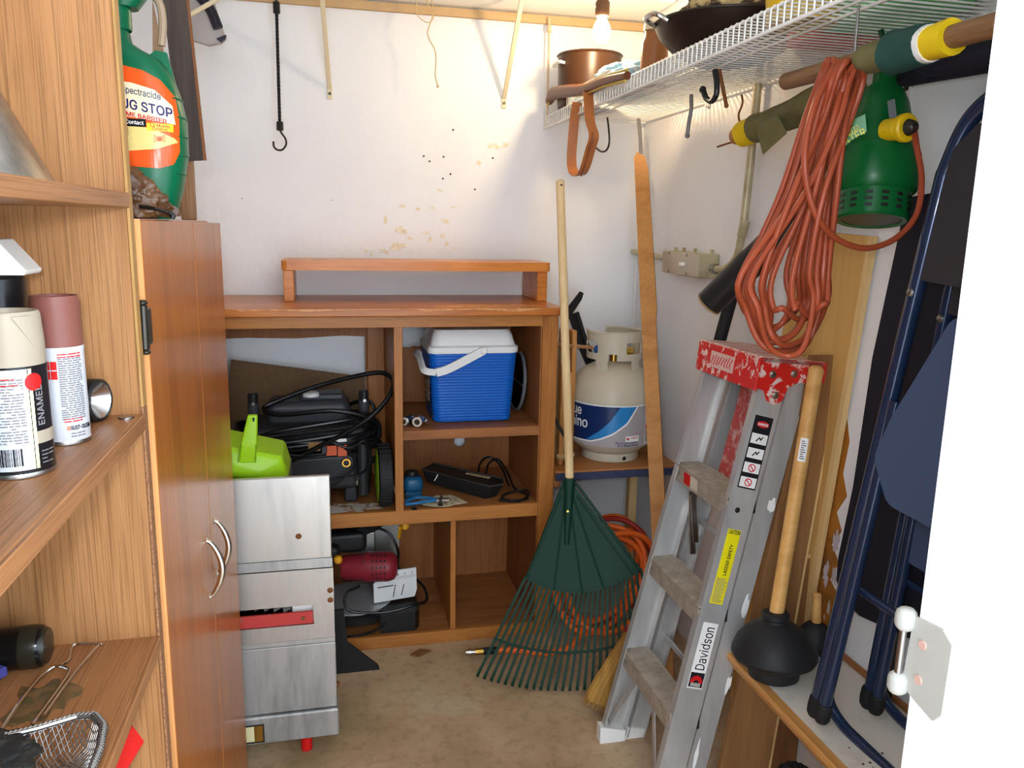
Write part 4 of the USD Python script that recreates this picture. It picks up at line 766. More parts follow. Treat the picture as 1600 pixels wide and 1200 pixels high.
TX, TY, TZ, TR = 1.107, 2.955, .655, .166
t = Thing('propane_tank', 'cream propane tank with blue and grey label on the corner shelf', 'propane tank', (TX, TY, TZ))
b = t.part('vessel', MB().lathe([(0, .022), (.06, .020), (.115, .032), (.150, .060), (.163, .090), (.166, .110), (.166, .235), (.169, .240), (.169, .250), (.166, .255), (.163, .285), (.150, .322), (.120, .355), (.08, .376), (0, .386)], n=72), tank_m, world=False)
t.part('foot_ring', MB().lathe([(.108, .0), (.113, 0), (.113, .040), (.108, .042), (.108, 0)], n=56), tank_m, world=False)
dark_h = t.part('foot_hole', MB().add(wrap(finegrid(Point(0, .014).buffer(.008), .0005, .004), .1133, math.radians(-80))), ink, world=False)
# collar with two hand holes
col = sbox(0, .40, .105 * math.radians(300), .505).buffer(-.012).buffer(.012)
for a in (40, 150, 262):
    c = .105 * math.radians(a); col = col.difference(sbox(c - .045, .425, c + .045, .470).buffer(-.010).buffer(.010))
col = col.difference(sbox(.105 * 1.55, .39, .105 * 1.85, .425)).difference(sbox(.105 * 4.0, .39, .105 * 4.25, .425))
t.part('collar', MB().add(wrap(finegrid(col, .004, .006), .105, math.radians(-210))).lathe([(.100, .384 + .115), (.108, .502), (.111, .507), (.107, .510), (.101, .506)], n=48, arc=(-208, 88)), tank_m, world=False)
t.part('collar_leg', MB().add(wrap(finegrid(sbox(0, .355, .05, .42), .004, .006), .104, math.radians(-150))).add(wrap(finegrid(sbox(0, .355, .05, .42), .004, .006), .104, math.radians(-70))).add(wrap(finegrid(sbox(0, .355, .05, .42), .004, .006), .104, math.radians(50))), tank_m, world=False)
t.part('valve', MB().cyl((0, 0, .38), (0, 0, .455), .016, n=20).cyl((0, 0, .425), (.055, -.03, .425), .013, n=20).cyl((.045, -.025, .425), (.068, -.037, .425), .017, n=8), brass, world=False)
t.part('valve_cap', MB().cyl((-.04, .0, .43), (-.078, -.012, .43), .020, n=20, c=.003), plain('cap_blue', (60, 110, 190), .4), world=False); t.part('handwheel', MB().cyl((0, 0, .46), (0, 0, .475), .028, n=10, c=.003), tank_m, world=False)
RL = .1664
def tl(poly, mat, name, a0, out=.0004, par=None): return t.part(name, MB().add(wrap(finegrid(poly, .0003, .008), RL + out, math.radians(a0))), mat, parent=par or b, world=False, smooth=60)
w_ = lambda d: RL * math.radians(d)
tl(sbox(0, .074, w_(215), .252), tank_l, 'label_band', -215); tl(sbox(0, .233, w_(215), .252), white_label, 'label_top_stripe', -215, .0007)
blue_p = Polygon([(0, .088), (w_(78), .095), (w_(92), .108), (w_(108), .130), (w_(126), .170), (w_(140), .232), (0, .232)])
tl(blue_p.buffer(.006).intersection(sbox(0, .076, w_(150), .234)), white_label, 'white_swoosh', -215, .0007)
tl(blue_p, plain('label_blue', (20, 44, 92), .3), 'blue_field', -215, .0010)
tl(Polygon([(w_(70), .093), (w_(92), .108), (w_(108), .130), (w_(126), .170), (w_(140), .232), (w_(117), .232), (w_(104), .175), (w_(90), .135)]), plain('label_sky', (44, 128, 190), .3), 'light_blue_swoosh', -215, .0013)
# lettering: the two visible word ends of the brand name
text_wrap(t, 'Blue', .036, RL, -187, .190, white_label, b, fit=.098, out=.0015); text_wrap(t, 'Rhino', .038, RL, -187, .143, white_label, b, fit=.130, out=.0015)
tl(sbox(0, .078, w_(34), .251), plain('label_pale', (216, 208, 204), .35), 'warning_panel', -60, .0006)
for k, (z0, z1) in enumerate([(.222, .244), (.140, .158)]):
    tl(sbox(0, z0, w_(30), z1), plain('warning_red', (206, 84, 80), .4) if k == 0 else UsdShade.Material.Get(stage, '/World/Looks/warning_red'), 'red_heading', -58, .0010)
fine_print(t, RL, .162, .220, -57, -29, grey_ink, b, 31, out=.0012, h=.003, gap=.0055); fine_print(t, RL, .084, .138, -57, -29, grey_ink, b, 32, out=.0012, h=.003, gap=.0055)
fine_print(t, RL, .236, .250, -170, -78, navy, b, 33, out=.0012, h=.004, gap=.0075)
tl(sbox(0, .096, w_(20), .118), white_label, 'small_sticker', -90, .0009); text_wrap(t, 'CHECKED FULL', .007, RL, -83, .107, red_ink, b, fit=w_(12), out=.0014)
tl(Polygon([(0, .006), (.006, 0), (.012, .006), (.009, .011), (.006, .008), (.003, .011)]) if False else Polygon([(0, .108), (.006, .101), (.012, .108), (.009, .113), (.006, .110), (.003, .113)]), red_ink, 'heart_mark', -89, .0014)
text_wrap(t, "It's not just propane", .0065, RL, -104, .089, navy, b, fit=w_(33), out=.0010); text_wrap(t, "It's Blue Rhino", .0075, RL, -101, .078, navy, b, fit=w_(31), out=.0010); text_wrap(t, '20 LB', .010, RL, -80, .124, plain('faded_pink', (190, 130, 140), .5), b, fit=w_(16), out=.0010)
# slatted wooden frame, black bracket and stake beside the tank
t = Thing('folded_wood_frame', 'bundle of light wooden slats standing between the hutch and the tank', 'wood frame', (.89, 2.95, .654))
for k, (x, y, zt, w, d) in enumerate([(.868, 2.86, 1.045, .016, .03), (.886, 2.90, 1.035, .014, .03), (.905, 2.87, 1.01, .016, .02), (.900, 2.96, 1.17, .030, .04), (.932, 2.95, 1.165, .018, .06), (.862, 2.95, 1.05, .018, .03)]):
    t.part('slat', MB().box(x - w / 2, x + w / 2, y - d / 2, y + d / 2, .655, zt, .002), raw_pine if k % 2 else honey)
t.part('cross_slat', MB().bar((.855, 2.84, .69), (.925, 2.87, .69), .02, .016), raw_pine)
t.part('steel_clip', MB().bar(ay(862, 648, 2.83), ay(884, 684, 2.83), .014, .004, up=(0, 1, 0)), dark_steel)
t = Thing('wood_stake', 'thin pointed wooden stake lying across the slats towards the tank collar', 'stake', tuple(ay(900, 542, 2.93)))
t.part('shaft', MB().cyl(ay(864, 538, 2.88), ay(925, 543, 2.97), .0075, n=10), wood('stake_wood', (150, 104, 70), (184, 136, 96), 'x')); t.part('tip', MB().cyl(ay(925, 543, 2.97), ay(940, 545, 2.99), .0075, .001, n=10), raw_pine)
t = Thing('black_bracket', 'black angled metal bracket leaning on the wall behind the tank', 'bracket', (1.0, 3.2, .655))
P_ = [ay(*p, 3.19) for p in [(896, 490), (912, 540), (932, 590), (940, 640)]]
t.part('arm', MB().strip(P_, .045, .018, (1, 0, .35), k=4), black_plastic); t.part('arm_edge', MB().tube([p + [.012, -.012, 0] for p in P_], .008, 8), black_plastic)
t.part('head', MB().add(trimesh.convex.convex_hull(np.vstack([np.array(ay(*p, y)) for p in [(885, 482), (906, 455), (912, 458), (909, 468), (893, 490), (888, 500)] for y in (3.16, 3.2)]))), black_plastic); t.part('rest', MB().bar(P_[-1], [P_[-1][0] + .09, 3.24, .66], .03, .02), black_plastic)

# ------------------------------------------------------------------ fan rake
rake_green = plain('rake_green', (5, 50, 34), .6, bump=.08, bscale=30); stick = wood('handle_wood', (206, 168, 116), (232, 202, 152), 'z', 1.5, .5, .12, dist=.5)
PV = ay(890, 752, 2.585); C0 = az(876, 1079, .012); vd = nz(C0 - PV); ud = np.array([.26, -.105, 0]); ud = nz(ud - vd * (ud @ vd)); nd = np.cross(ud, vd); L0 = np.linalg.norm(C0 - PV)
nd = nd if nd[1] < 0 else -nd
def rk(px, py): p = apl(px, py, PV, nd) - PV; return np.array([p @ ud, p @ vd])
def RP(u, v, o=0.): return PV + ud * u + vd * v + nd * o
lt, rt = rk(745, 1058), rk(1030, 1052); sl, sr, sm = rk(822, 905), rk(1001, 892), rk(905, 930)
t = Thing('leaf_rake', 'dark green plastic leaf rake with long wooden handle leaning on the hutch corner', 'rake', tuple(RP(0, L0)))
Mr = np.eye(4); Mr[:3, 0], Mr[:3, 1], Mr[:3, 2], Mr[:3, 3] = ud, vd, np.cross(ud, vd), PV
arc = [sl + (sr - sl) * k + np.array([0, 1]) * (.060 * 4 * k * (1 - k)) for k in np.linspace(0, 1, 17)]
body = Polygon([(-.016, -.01), (.016, -.01), (.020, .02), *[tuple(p) for p in arc[::-1]], (-.020, .02)])
hd = t.part('head', MB().prism(body, .0045, Mr), rake_green)
sock = t.part('socket', MB().cyl(RP(0, -.006, .004), RP(0, .22, .004), .0205, .008, n=20), rake_green, parent=hd)
for k in (-.55, -.27, 0, .27, .55):
    e = arc[int(8 + k * 14)]; t.part('stiffening_rib', MB().tube([RP(k * .05, .05, .003), RP(e[0], e[1], .003)], .0035, 6, k=1), rake_green, parent=hd)
t.part('edge_rib', MB().tube([RP(-.018, .0, .002), RP(*sl, .002)], .005, 6, k=1).tube([RP(.018, 0, .002), RP(*sr, .002)], .005, 6, k=1), rake_green, parent=hd)
N = 26; tips = []
for k in range(N):
    u = k / (N - 1); a = sl + (sr - sl) * u; a = a + np.array([0, .060 * 4 * u * (1 - u)]) - [0, .01]
    e = lt + (rt - lt) * u; e = e + np.array([0, (L0 - (lt[1] + rt[1]) / 2) * 4 * u * (1 - u)])
    m1 = a + (e - a) * .72
    pts = [RP(*a, .001), RP(*m1, .004), RP(*(a + (e - a) * .90), .010), RP(*(a + (e - a) * .98), .004), RP(*(a + (e - a) * 1.0), -.014)]
    P_ = catmull(pts, 6); P_[:, 2] = np.maximum(P_[:, 2], .004)
    t.part('tine', MB().add(sweep(P_, 1, flat=(.0095, .005, ud))), rake_green)
    tips.append(a + (e - a) * .62)
t.part('tie_bar', MB().tube([RP(*p, .006) for p in tips], .0042, 6, k=2), rake_green)
t.part('socket_pin', MB().cyl(RP(0, .105, .022), RP(0, .105, .027), .004, n=10), brass)
topz = ay(875, 281, 2.80); t.part('handle', MB().cyl(RP(0, -.008, .004), topz, .0155, .0150, n=24, c=.006), stick)
t.part('hang_hole', MB().cyl(topz + nz(RP(0, 0) - topz) * .02 + [0, -.0155, 0], topz + nz(RP(0, 0) - topz) * .02 + [0, -.012, 0], .004, n=10), ink)
# tall brown plank in the corner
t = Thing('tall_plank', 'tall narrow brown plank leaning in the corner in front of the propane tank', 'plank', (1.14, 2.36, 0))
a_, b_ = np.array([1.133, 2.36, .0]), ay(1001, 236, 3.12); dd = b_ - a_
fr = frame(a_, dd, z=(-.55, -1, 0))
t.part('board', MB().prism(Polygon([(0, -.026), (1.30, -.026), (1.36, -.032), (1.92, -.027), (1.98, -.018), (2.005, .012), (1.985, .026), (1.4, .028), (0, .026)]), .022, fr.dot(tr(0, 0, -.011))), wood('tan_plank', (172, 114, 58), (202, 144, 82), 'x', 1., .5, .2, dist=.8))
t.part('hang_strap', MB().strip([b_ - dd * .012, b_ + [0, .01, .05], (b_[0] + .0, 3.16, 1.99)], .016, .002, (1, 0, 0)), plain('grey_strap', (130, 126, 128), .6))
# orange air hose coil
org = plain('hose_orange', (250, 112, 40), .38); org_d = plain('hose_red', (168, 48, 34), .4)
t = Thing('air_hose', 'coiled orange air hose with brass fitting on the floor behind the rake', 'hose', (1.02, 2.75, 0))
q = np.random.default_rng(5)
for k in range(7):
    cx, cy, cz = 1.05 + q.uniform(-.03, .03), 2.74 + .022 * k, .20 + q.uniform(-.02, .02); rx, rz = .17 + q.uniform(-.02, .03), .172 + q.uniform(-.02, .01)
    pts = [(cx + rx * math.cos(a) + .06 * math.sin(a), cy + .09 * math.sin(a) + .02 * math.cos(2 * a + k), max(.012, cz + rz * math.sin(a))) for a in np.linspace(0, 2 * math.pi, 14, endpoint=False)]
    t.part('coil', MB().tube(pts, .011, 10, closed=True, k=6), org_d if k in (3,) else org)
t.part('coil', MB().tube([ay(988, 860, 2.88), ay(980, 838, 2.9), ay(990, 826, 2.93), ay(1003, 832, 2.95), ay(1007, 850, 2.97), ay(1002, 900, 2.97)], .0125, 10), org)
t.part('trailing_hose', MB().tube([(.95, 2.70, .07), (.86, 2.60, .035), (.76, 2.60, .013), (.66, 2.64, .013), (.585, 2.655, .013)], .0105, 10), org)
t.part('end_sleeve', MB().cyl((.585, 2.655, .0135), (.535, 2.657, .0135), .013, n=16), black_rubber); t.part('fitting', MB().cyl((.535, 2.657, .0135), (.505, 2.658, .0135), .011, n=6), brass); t.part('coupler', MB().cyl((.505, 2.658, .0135), (.470, 2.66, .0135), .008, n=16).cyl((.49, 2.659, .0135), (.48, 2.6595, .0135), .012, n=16), chrome)
# broom behind the ladder
straw = spots('broom_straw', (176, 132, 58), (140, 98, 38), 30., .4, .65, .8, stretch=(1, 1, .05))
t = Thing('corn_broom', 'golden straw broom head behind the ladder foot, black handle behind the ladder', 'broom', (.86, 2.25, 0))
a_ = np.array([.888, 2.20, .0]); e_ = ay(1152, 432, 2.30); ax_ = nz(e_ - a_); bu = nz(np.cross(ax_, (.3, 1, 0)))
fan = lambda u, v, o: a_ + ax_ * v + bu * u + nz(np.cross(bu, ax_)) * o
ring_ = lambda w, d, v: np.array([fan(w * math.cos(a), v, d * math.sin(a)) for a in np.linspace(0, 2 * math.pi, 28, endpoint=False)])
hd = t.part('straw_head', MB().add(loft([ring_(.115, .030, .03), ring_(.112, .032, .06), ring_(.086, .034, .16), ring_(.056, .032, .25), ring_(.034, .028, .32), ring_(.02, .02, .40), ring_(.014, .014, .46)])), straw)
st = MB(); q = np.random.default_rng(8)
for k in range(420):
    u, o = q.uniform(-1, 1), q.uniform(-1, 1); v0 = q.uniform(.0, .03); s_ = (1 - abs(u) ** 3) ** .5
    p0 = fan(u * .118, v0 + .004, o * .034 * s_); p0[2] = max(p0[2], .002); st.add(sweep([p0, fan(u * .106, .09, o * .036 * s_), fan(u * .058, .24, o * .034 * s_)], [.0009, .0012, .0012], 3))
t.part('straw', st, straw, smooth=False, kind='stuff', parent=hd)
for v in (.28, .34): t.part('binding', MB().add(loft([ring_(.050 if v < .3 else .034, .034, v), ring_(.048 if v < .3 else .032, .034, v + .012)])), plain('binding_red', (150, 40, 36), .6) if v < .3 else UsdShade.Material.Get(stage, '/World/Looks/binding_red'), parent=hd)
t.part('handle', MB().cyl(fan(0, .44, 0), e_ - ax_ * .28, .012, n=16), stick); t.part('grip', MB().cyl(e_ - ax_ * .28, e_, .0195, n=20, c=.004), black_rubber)
t.part('clip', MB().cyl(e_ - ax_ * .005, e_ + ax_ * .018, .012, n=14).bar(e_ + ax_ * .012, e_ + ax_ * .03 + [.02, 0, .01], .016, .01), plain('tan_clip', (168, 134, 92), .5))

# ------------------------------------------------------------------ step ladder leaning on the right wall
alu = spots('ladder_aluminium', (206, 204, 200), (172, 170, 168), 9., .40, .70, .42, .55, stretch=(1, 1, .2), rough2=.5); alu_d = spots('dusty_aluminium', (170, 158, 142), (196, 186, 172), 30., .40, .66, .55, .45)
lad_red = spots('ladder_red', (206, 34, 26), (226, 196, 186), 26., .54, .585, .4, detail=8., stretch=(1, 1.6, 1)); lad_red2 = spots('scuffed_red_top', (196, 92, 80), (222, 198, 186), 22., .40, .56, .5, detail=8., stretch=(.6, 3, 1)); paint_red = spots('ladder_red_paint', (186, 66, 58), (206, 168, 160), 34., .48, .62, .5)
FL, TL = np.array([.790, 2.103, 0.]), np.array([1.082, 2.147, 1.15]); w0, w1 = np.array([.006, -.372, 0]), np.array([.005, -.312, 0])
FR_, TR_ = FL + w0, TL + w1
t = Thing('step_ladder', 'aluminium step ladder with paint-spattered red top leaning at the right', 'ladder', tuple((FL + FR_) / 2))
def channel(p, q_, web, flange, th, inward, fwd, name, mat, parent=None):
    """C-section rail from p to q_: its web faces outwards, its flanges point inwards"""
    d = nz(q_ - p); f_ = nz(fwd - d * (fwd @ d)); i_ = nz(np.cross(d, f_)); i_ = i_ if i_ @ inward > 0 else -i_
    prof = Polygon([(0, 0), (web, 0), (web, flange), (web - th, flange), (web - th, th), (th, th), (th, flange), (0, flange)])
    M = np.eye(4); M[:3, 0], M[:3, 1], M[:3, 2], M[:3, 3] = f_, i_, np.cross(f_, i_), p
    L = np.linalg.norm(q_ - p)
    if np.cross(f_, i_) @ d < 0: M[:3, 2] *= 1; M[:3, 3] = q_
    return t.part(name, MB().prism(prof, L, M), mat, parent=parent, smooth=False), M
fwd = np.array([1., 0, 0])
rl, ML = channel(FL + [0, 0, .012], TL + nz(TL - FL) * .075, .076, .024, .003, np.array([0, -1., 0]), fwd, 'front_rail', alu); rr, MR = channel(FR_ + [0, 0, .012], TR_ + nz(TR_ - FR_) * .075, .076, .024, .003, np.array([0, 1., 0]), fwd, 'front_rail', alu)
dl = nz(TL - FL); fl = nz(fwd - dl * (fwd @ dl))
for p, q_, inn, k in ((FL, TL, -1., 0), (FR_, TR_, 1., 1)):
    off = fl * .088 + np.array([0, .010 * inn, 0]); a_, b_ = p + off + [0, 0, .03 if k == 0 else .02], q_ + off + dl * .065
    b_ = a_ + (b_ - a_) * .985
    rear, _ = channel(a_, b_, .056, .020, .003, np.array([0, inn, 0]), fwd, 'rear_rail', alu)
    t.part('rear_foot', MB().bar(a_ - dl * .02 + fl * .028, a_ + dl * .03 + fl * .028, .060, .026, up=(0, 1, 0)), white_metal if k == 0 else black_rubber, parent=rear)
    t.part('front_foot', MB().add(trimesh.convex.convex_hull(np.array([p + fl * f_ + np.array([0, inn * o, z]) for f_ in (-.004, .080) for o in (-.004, .030) for z in (.0, .055)]))), white_metal if k == 0 else black_rubber, parent=rl if k == 0 else rr)
rails = lambda z, k: (FL + (TL - FL) * z / 1.15) if k == 0 else (FR_ + (TR_ - FR_) * z / 1.15)
for k, z in enumerate((.29, .58, .87)):
    a_, b_ = rails(z, 0) + [0, -.004, 0], rails(z, 1) + [0, .004, 0]
    M = frame(a_, b_ - a_, z=(0, 0, 1)); L = np.linalg.norm(b_ - a_)
    sy = 1 if M[:3, 1] @ fwd > 0 else -1
    prof = Polygon([(-.002, -.052), (.001, -.052), (.001, -.003), (.078, -.003), (.078, -.022), (.081, -.022), (.081, 0), (-.002, 0)])
    Mx = np.eye(4); Mx[:3, 0], Mx[:3, 1], Mx[:3, 2], Mx[:3, 3] = fwd, (0, 0, 1), np.cross(fwd, (0, 0, 1)), a_ if np.cross(fwd, (0, 0, 1)) @ (b_ - a_) > 0 else b_
    st_ = t.part('step', MB().prism(prof, L, Mx), alu_d, smooth=False)
    gv = MB()
    for g_ in np.arange(.010, .074, .008): gv.bar(a_ + fwd * g_ + [0, 0, .0006], b_ + fwd * g_ + [0, 0, .0006], .003, .0014)
    t.part('tread_ribs', gv, alu_d, parent=st_)
    for e in (.10, .90):
        c = a_ + (b_ - a_) * e; t.part('rivet', MB().cyl(c + [-.002, 0, -.024], c + [-.005, 0, -.024], .006, n=10), steel, parent=st_)
    t.part('end_bracket', MB().box(-.004, .078, -.002, .002, -.05, -.004, .0008, tr(*b_)), dark_steel, parent=st_)
    if k == 2:
        c = a_ + (b_ - a_) * .40; t.part('step_sticker', MB().box(-.0042, -.0032, -.022, .022, -.044, -.010, .0002, tr(*c)), plain('sticker_tan2', (206, 196, 176), .5), parent=st_); c = a_ + (b_ - a_) * .26; t.part('step_sticker', MB().box(-.0044, -.0034, -.020, .020, -.044, -.010, .0002, tr(*c)), red_ink, parent=st_)
# braces under the lowest step, spreader, rear cross bar
a_, b_ = rails(.29, 0), rails(.29, 1)
t.part('brace', MB().bar(a_ + (b_ - a_) * .28 + [.006, 0, -.05], FL + [.028, -.012, .055], .022, .004, up=(1, 0, 0)), alu); t.part('brace', MB().bar(a_ + (b_ - a_) * .62 + [.006, 0, -.05], FR_ + [.028, .012, .055], .022, .004, up=(1, 0, 0)), alu)
for z in (.35, .72): t.part('rear_bar', MB().bar(rails(z, 0) + fl * .12 + [0, -.01, 0], rails(z, 1) + fl * .12 + [0, .01, 0], .020, .008, up=(1, 0, 0)), alu)
t.part('spreader', MB().bar(rails(.80, 0) + fl * .06 + [0, -.03, 0], rails(.62, 0) + fl * .12 + [0, -.035, 0], .018, .005, up=(0, 1, 0)).bar(rails(.80, 0) + fl * .05 + [0, -.06, 0], rails(.66, 0) + fl * .11 + [0, -.05, 0], .018, .005, up=(0, 1, 0)), steel)
t.part('painted_plate', MB().bar((rails(.86, 0) + rails(.86, 1)) / 2 + fl * .105 + [0, -.02, 0], (rails(1.20, 0) + rails(1.20, 1)) / 2 + fl * .105 + [0, -.02, 0], .24, .003, up=(1, 0, 0)), paint_red, label='back plate smeared with red paint')
# red top cap
cu = nz(np.array([TR_[0] - TL[0], TR_[1] - TL[1], 0])); cc = (TL + TR_) / 2 + nz(TL - FL) * .082; cm = frame(cc, cu, z=(.10, 0, 1))
if cm[:3, 1] @ fwd < 0: cm = frame(cc, -cu, z=(.10, 0, 1))
hw = np.linalg.norm(TR_ - TL) / 2 + .012
cap = t.part('top_cap', MB().box(-hw, hw, -.022, .170, -.010, .006, .004, cm), lad_red2, label='scuffed red top step')
t.part('apron', MB().box(-hw, hw, -.026, -.020, -.085, .002, .002, cm), lad_red, parent=cap)
side = Polygon([(-.024, .004), (.172, .004), (.174, -.052), (.09, -.056), (.068, -.072), (.058, -.105), (.036, -.118), (.014, -.108), (.0, -.082), (-.024, -.076)]).buffer(-.006).buffer(.006)
for s_ in (-1, 1):
    Ms_ = cm.dot(np.array([[0, 0, 1, s_ * hw - (.005 if s_ > 0 else 0)], [1, 0, 0, 0], [0, 1, 0, 0], [0, 0, 0, 1.]])); p = t.part('cap_side', MB().prism(side, .005, Ms_), lad_red, parent=cap)
    for (f_, z_) in ((.018, -.038), (.080, -.032), (.150, -.032), (.036, -.092)): t.part('rivet', MB().lathe([(0, .006), (.006, .005), (.0105, 0)], Ms_.dot(tr(f_, z_, .005 if s_ > 0 else 0)).dot(rot(0 if s_ > 0 else 180, (1, 0, 0))), 16), steel, parent=cap)
pt = t.part('worn_label', MB().box(-.085, .045, -.0275, -.0258, -.062, -.016, .0005, cm), plain('worn_label_pink', (214, 176, 166), .5), parent=cap)
mb = MB(); q = np.random.default_rng(3)
for k in range(8): mb.tube([cm.dot([-.078 + k * .015 + q.uniform(-.004, .004), -.0280, -.055 + q.uniform(0, .01), 1])[:3], cm.dot([-.070 + k * .014, -.0280, -.04, 1])[:3], cm.dot([-.066 + k * .015, -.0280, -.022 - q.uniform(0, .008), 1])[:3]], .0014, 4)
t.part('worn_print', mb, red_ink, parent=cap, kind='stuff')
# labels on the near front rail (web faces the doorway)
dr = nz(TR_ - FR_); fr_ = nz(fwd - dr * (fwd @ dr)); nr = np.cross(fr_, dr); nr = nr if nr[1] < 0 else -nr
LR = np.linalg.norm(TR_ - FR_)
def RL_(s, f_, o=0.): return FR_ + dr * s + fr_ * f_ + nr * o
def rail_box(s0, s1, f0, f1, o, mat, name, par, th=.0006):
    P = [RL_(s, f_, o_) for s in (s0, s1) for f_ in (f0, f1) for o_ in (o, o + th)]; return t.part(name, MB().add(trimesh.convex.convex_hull(np.array(P))), mat, parent=par)
def rail_text(txt, h_, s, f_, o, mat, par, along=True, fit=None, bold=False):
    M = np.eye(4); x_, y_ = (dr, -fr_) if along else (fr_, dr); M[:3, 0], M[:3, 1], M[:3, 2], M[:3, 3] = x_, y_, nr, RL_(s, f_, o)
    t.part('lettering', MB().text(txt, h_, M, .0004, bold, fit), mat, parent=par, smooth=False)
def s_at(px, py): p = apl(px, py, RL_(0, 0), nr) - FR_; return float(p @ dr), float(p @ fr_)
sD0, sD1 = s_at(1080, 1075)[0], s_at(1103, 972)[0]
rail_box(sD0, sD1, .016, .060, .0004, white_label, 'name_label', rr)
rail_text('Davidson', .027, sD0 + .050, .052, .0012, ink, rr, True, fit=(sD1 - sD0) - .062)
rail_box(sD0 + .004, sD0 + .044, .018, .058, .0011, ink, 'logo_square', rr)
Mlogo = np.eye(4); Mlogo[:3, 0], Mlogo[:3, 1], Mlogo[:3, 2], Mlogo[:3, 3] = fr_, dr, nr, RL_(sD0 + .004, .018, .0018)
t.part('logo_arch', MB().prism(Point(.020, .014).buffer(.018, quad_segs=10).difference(Point(.020, .012).buffer(.008)).intersection(sbox(0, .012, .04, .04)), .0004, Mlogo), red_ink, parent=rr)
mb = MB()
for k in range(7): mb.box(.006 + k * .0042, .008 + k * .0042, .002, .012, 0, .0004, .0001, Mlogo)
t.part('logo_bars', mb, white_label, parent=rr)
sY0, sY1 = s_at(1110, 942)[0], s_at(1135, 825)[0]
rail_box(sY0, sY1, .018, .056, .0004, plain('caution_yellow', (232, 218, 20), .4), 'caution_label', rr)
mb = MB(); q = np.random.default_rng(4)
Mt_ = np.eye(4); Mt_[:3, 0], Mt_[:3, 1], Mt_[:3, 2], Mt_[:3, 3] = fr_, dr, nr, RL_(sY0, .018, .0011); LY = sY1 - sY0
for k in range(20):
    if .34 < k / 30: pass
    mb.box(.003, .003 + q.uniform(.022, .032), .004 + k * .0034, .0054 + k * .0034, 0, .0003, .0001, Mt_)
t.part('fine_print', mb, grey_ink, parent=rr, kind='stuff')
rail_text('CAUTION', .010, sY1 - .012, .020, .0013, ink, rr, False, fit=.034, bold=True); rail_text('LADDER SAFETY', .009, sY0 + .078, .044, .0013, ink, rr, True, fit=LY * .42, bold=True)
sW0, sW1 = s_at(1158, 762)[0], s_at(1182, 648)[0]
rail_box(sW0, sW1, .012, .065, .0004, ink, 'danger_label', rr)
for k in range(5):
    a_, b_ = sW0 + (sW1 - sW0) * (.02 + .2 * k), sW0 + (sW1 - sW0) * (.02 + .2 * k + .14)
    if k == 4: t.part('danger_oval', MB().prism(Point(0, 0).buffer(1, quad_segs=10), .0004, np.array([[*(fr_ * .018), 0], [*(dr * .009), 0], [*nr, 0], [0, 0, 0, 1]]).T + np.array([[0, 0, 0, RL_((a_ + b_) / 2, .039, .0012)[i]] if i < 3 else [0, 0, 0, 0] for i in range(4)])), red_ink, parent=rr); rail_text('DANGER', .007, (a_ + b_) / 2 - .0035, .024, .0018, white_label, rr, False, fit=.030, bold=True)
    else:
        rail_box(a_, b_, .015, .062, .0011, white_label, 'picture_panel', rr)
        Mp = np.eye(4); Mp[:3, 0], Mp[:3, 1], Mp[:3, 2], Mp[:3, 3] = fr_, dr, nr, RL_((a_ + b_) / 2, .039, .0018)
        ringp = Point(0, 0).buffer(.0105).difference(Point(0, 0).buffer(.0080)).union(LineString([(-.007, .007), (.007, -.007)]).buffer(.0012)) if k < 2 else LineString([(-.008, -.006), (.0, .004), (.004, -.002), (.009, .006)]).buffer(.0015)
        t.part('pictogram', MB().prism(ringp, .0004, Mp), red_ink if k < 2 else ink, parent=rr)
for s_, f_ in ((s_at(1142, 795)[0], .030), (.03, .05)): t.part('rail_rivet', MB().lathe([(0, .003), (.006, .002), (.008, 0)], np.vstack([np.c_[fr_, dr, nr, RL_(s_, f_)], [0, 0, 0, 1]]), 14), dark_steel, parent=rr)
for k, (s_, f_, w_, l_) in enumerate([(.40, .16, .010, .05), (.62, .15, .012, .06), (.90, .15, .014, .04), (.20, .12, .008, .08)]):
    Mq = np.vstack([np.c_[fr_, dr, nr, RL_(s_, f_, -.0085)], [0, 0, 0, 1]]); t.part('paint_splash', MB().prism(blob((-.02, 0), (w_ * .7, l_ * .5), 40 + k, .32, n=12), .0005, Mq), white_label, parent=rr)

# ------------------------------------------------------------------ conduit and boxes on the right wall
galv = spots('galvanised', (196, 184, 150), (168, 154, 120), 14., .4, .65, .45, .3)
t = Thing('electrical_box', 'pair of galvanised electrical boxes with conduit on the right wall', 'electrical box', (XR, 2.66, 1.43))
for y0, y1, d in ((2.77, 2.90, .055), (2.545, 2.735, .075)):
    bx = t.part('box', MB().box(XR - d, XR, y0, y1, 1.392, 1.474, .004), galv); t.part('cover', MB().box(XR - d - .003, XR - d, y0 + .002, y1 - .002, 1.394, 1.472, .001), plain('box_cover', (196, 188, 168), .4, .4) if d < .06 else UsdShade.Material.Get(stage, '/World/Looks/box_cover'), parent=bx)
    for zz in (1.40, 1.466): t.part('cover_screw', MB().cyl((XR - d - .003, (y0 + y1) / 2, zz), (XR - d - .006, (y0 + y1) / 2, zz), .005, n=10), steel, parent=bx)
    for yy in (y0 + .03, y1 - .03): t.part('tab', MB().box(XR - .02, XR - .012, yy - .008, yy + .008, 1.472, 1.488, .001), galv, parent=bx)
t.part('toggle', MB().box(XR - .092, XR - .078, 2.655, 2.675, 1.428, 1.440, .001), white_label)
t.part('conduit', MB().tube([(XR - .025, 2.555, 1.425), (XR - .025, 2.50, 1.425), (XR - .025, 2.45, 1.43), (XR - .022, 2.395, 1.465), (XR - .022, 2.37, 1.53), (XR - .022, 2.355, 1.65), (XR - .022, 2.335, 2.0), (XR - .022, 2.33, ZC)], .0125, 12), galv)
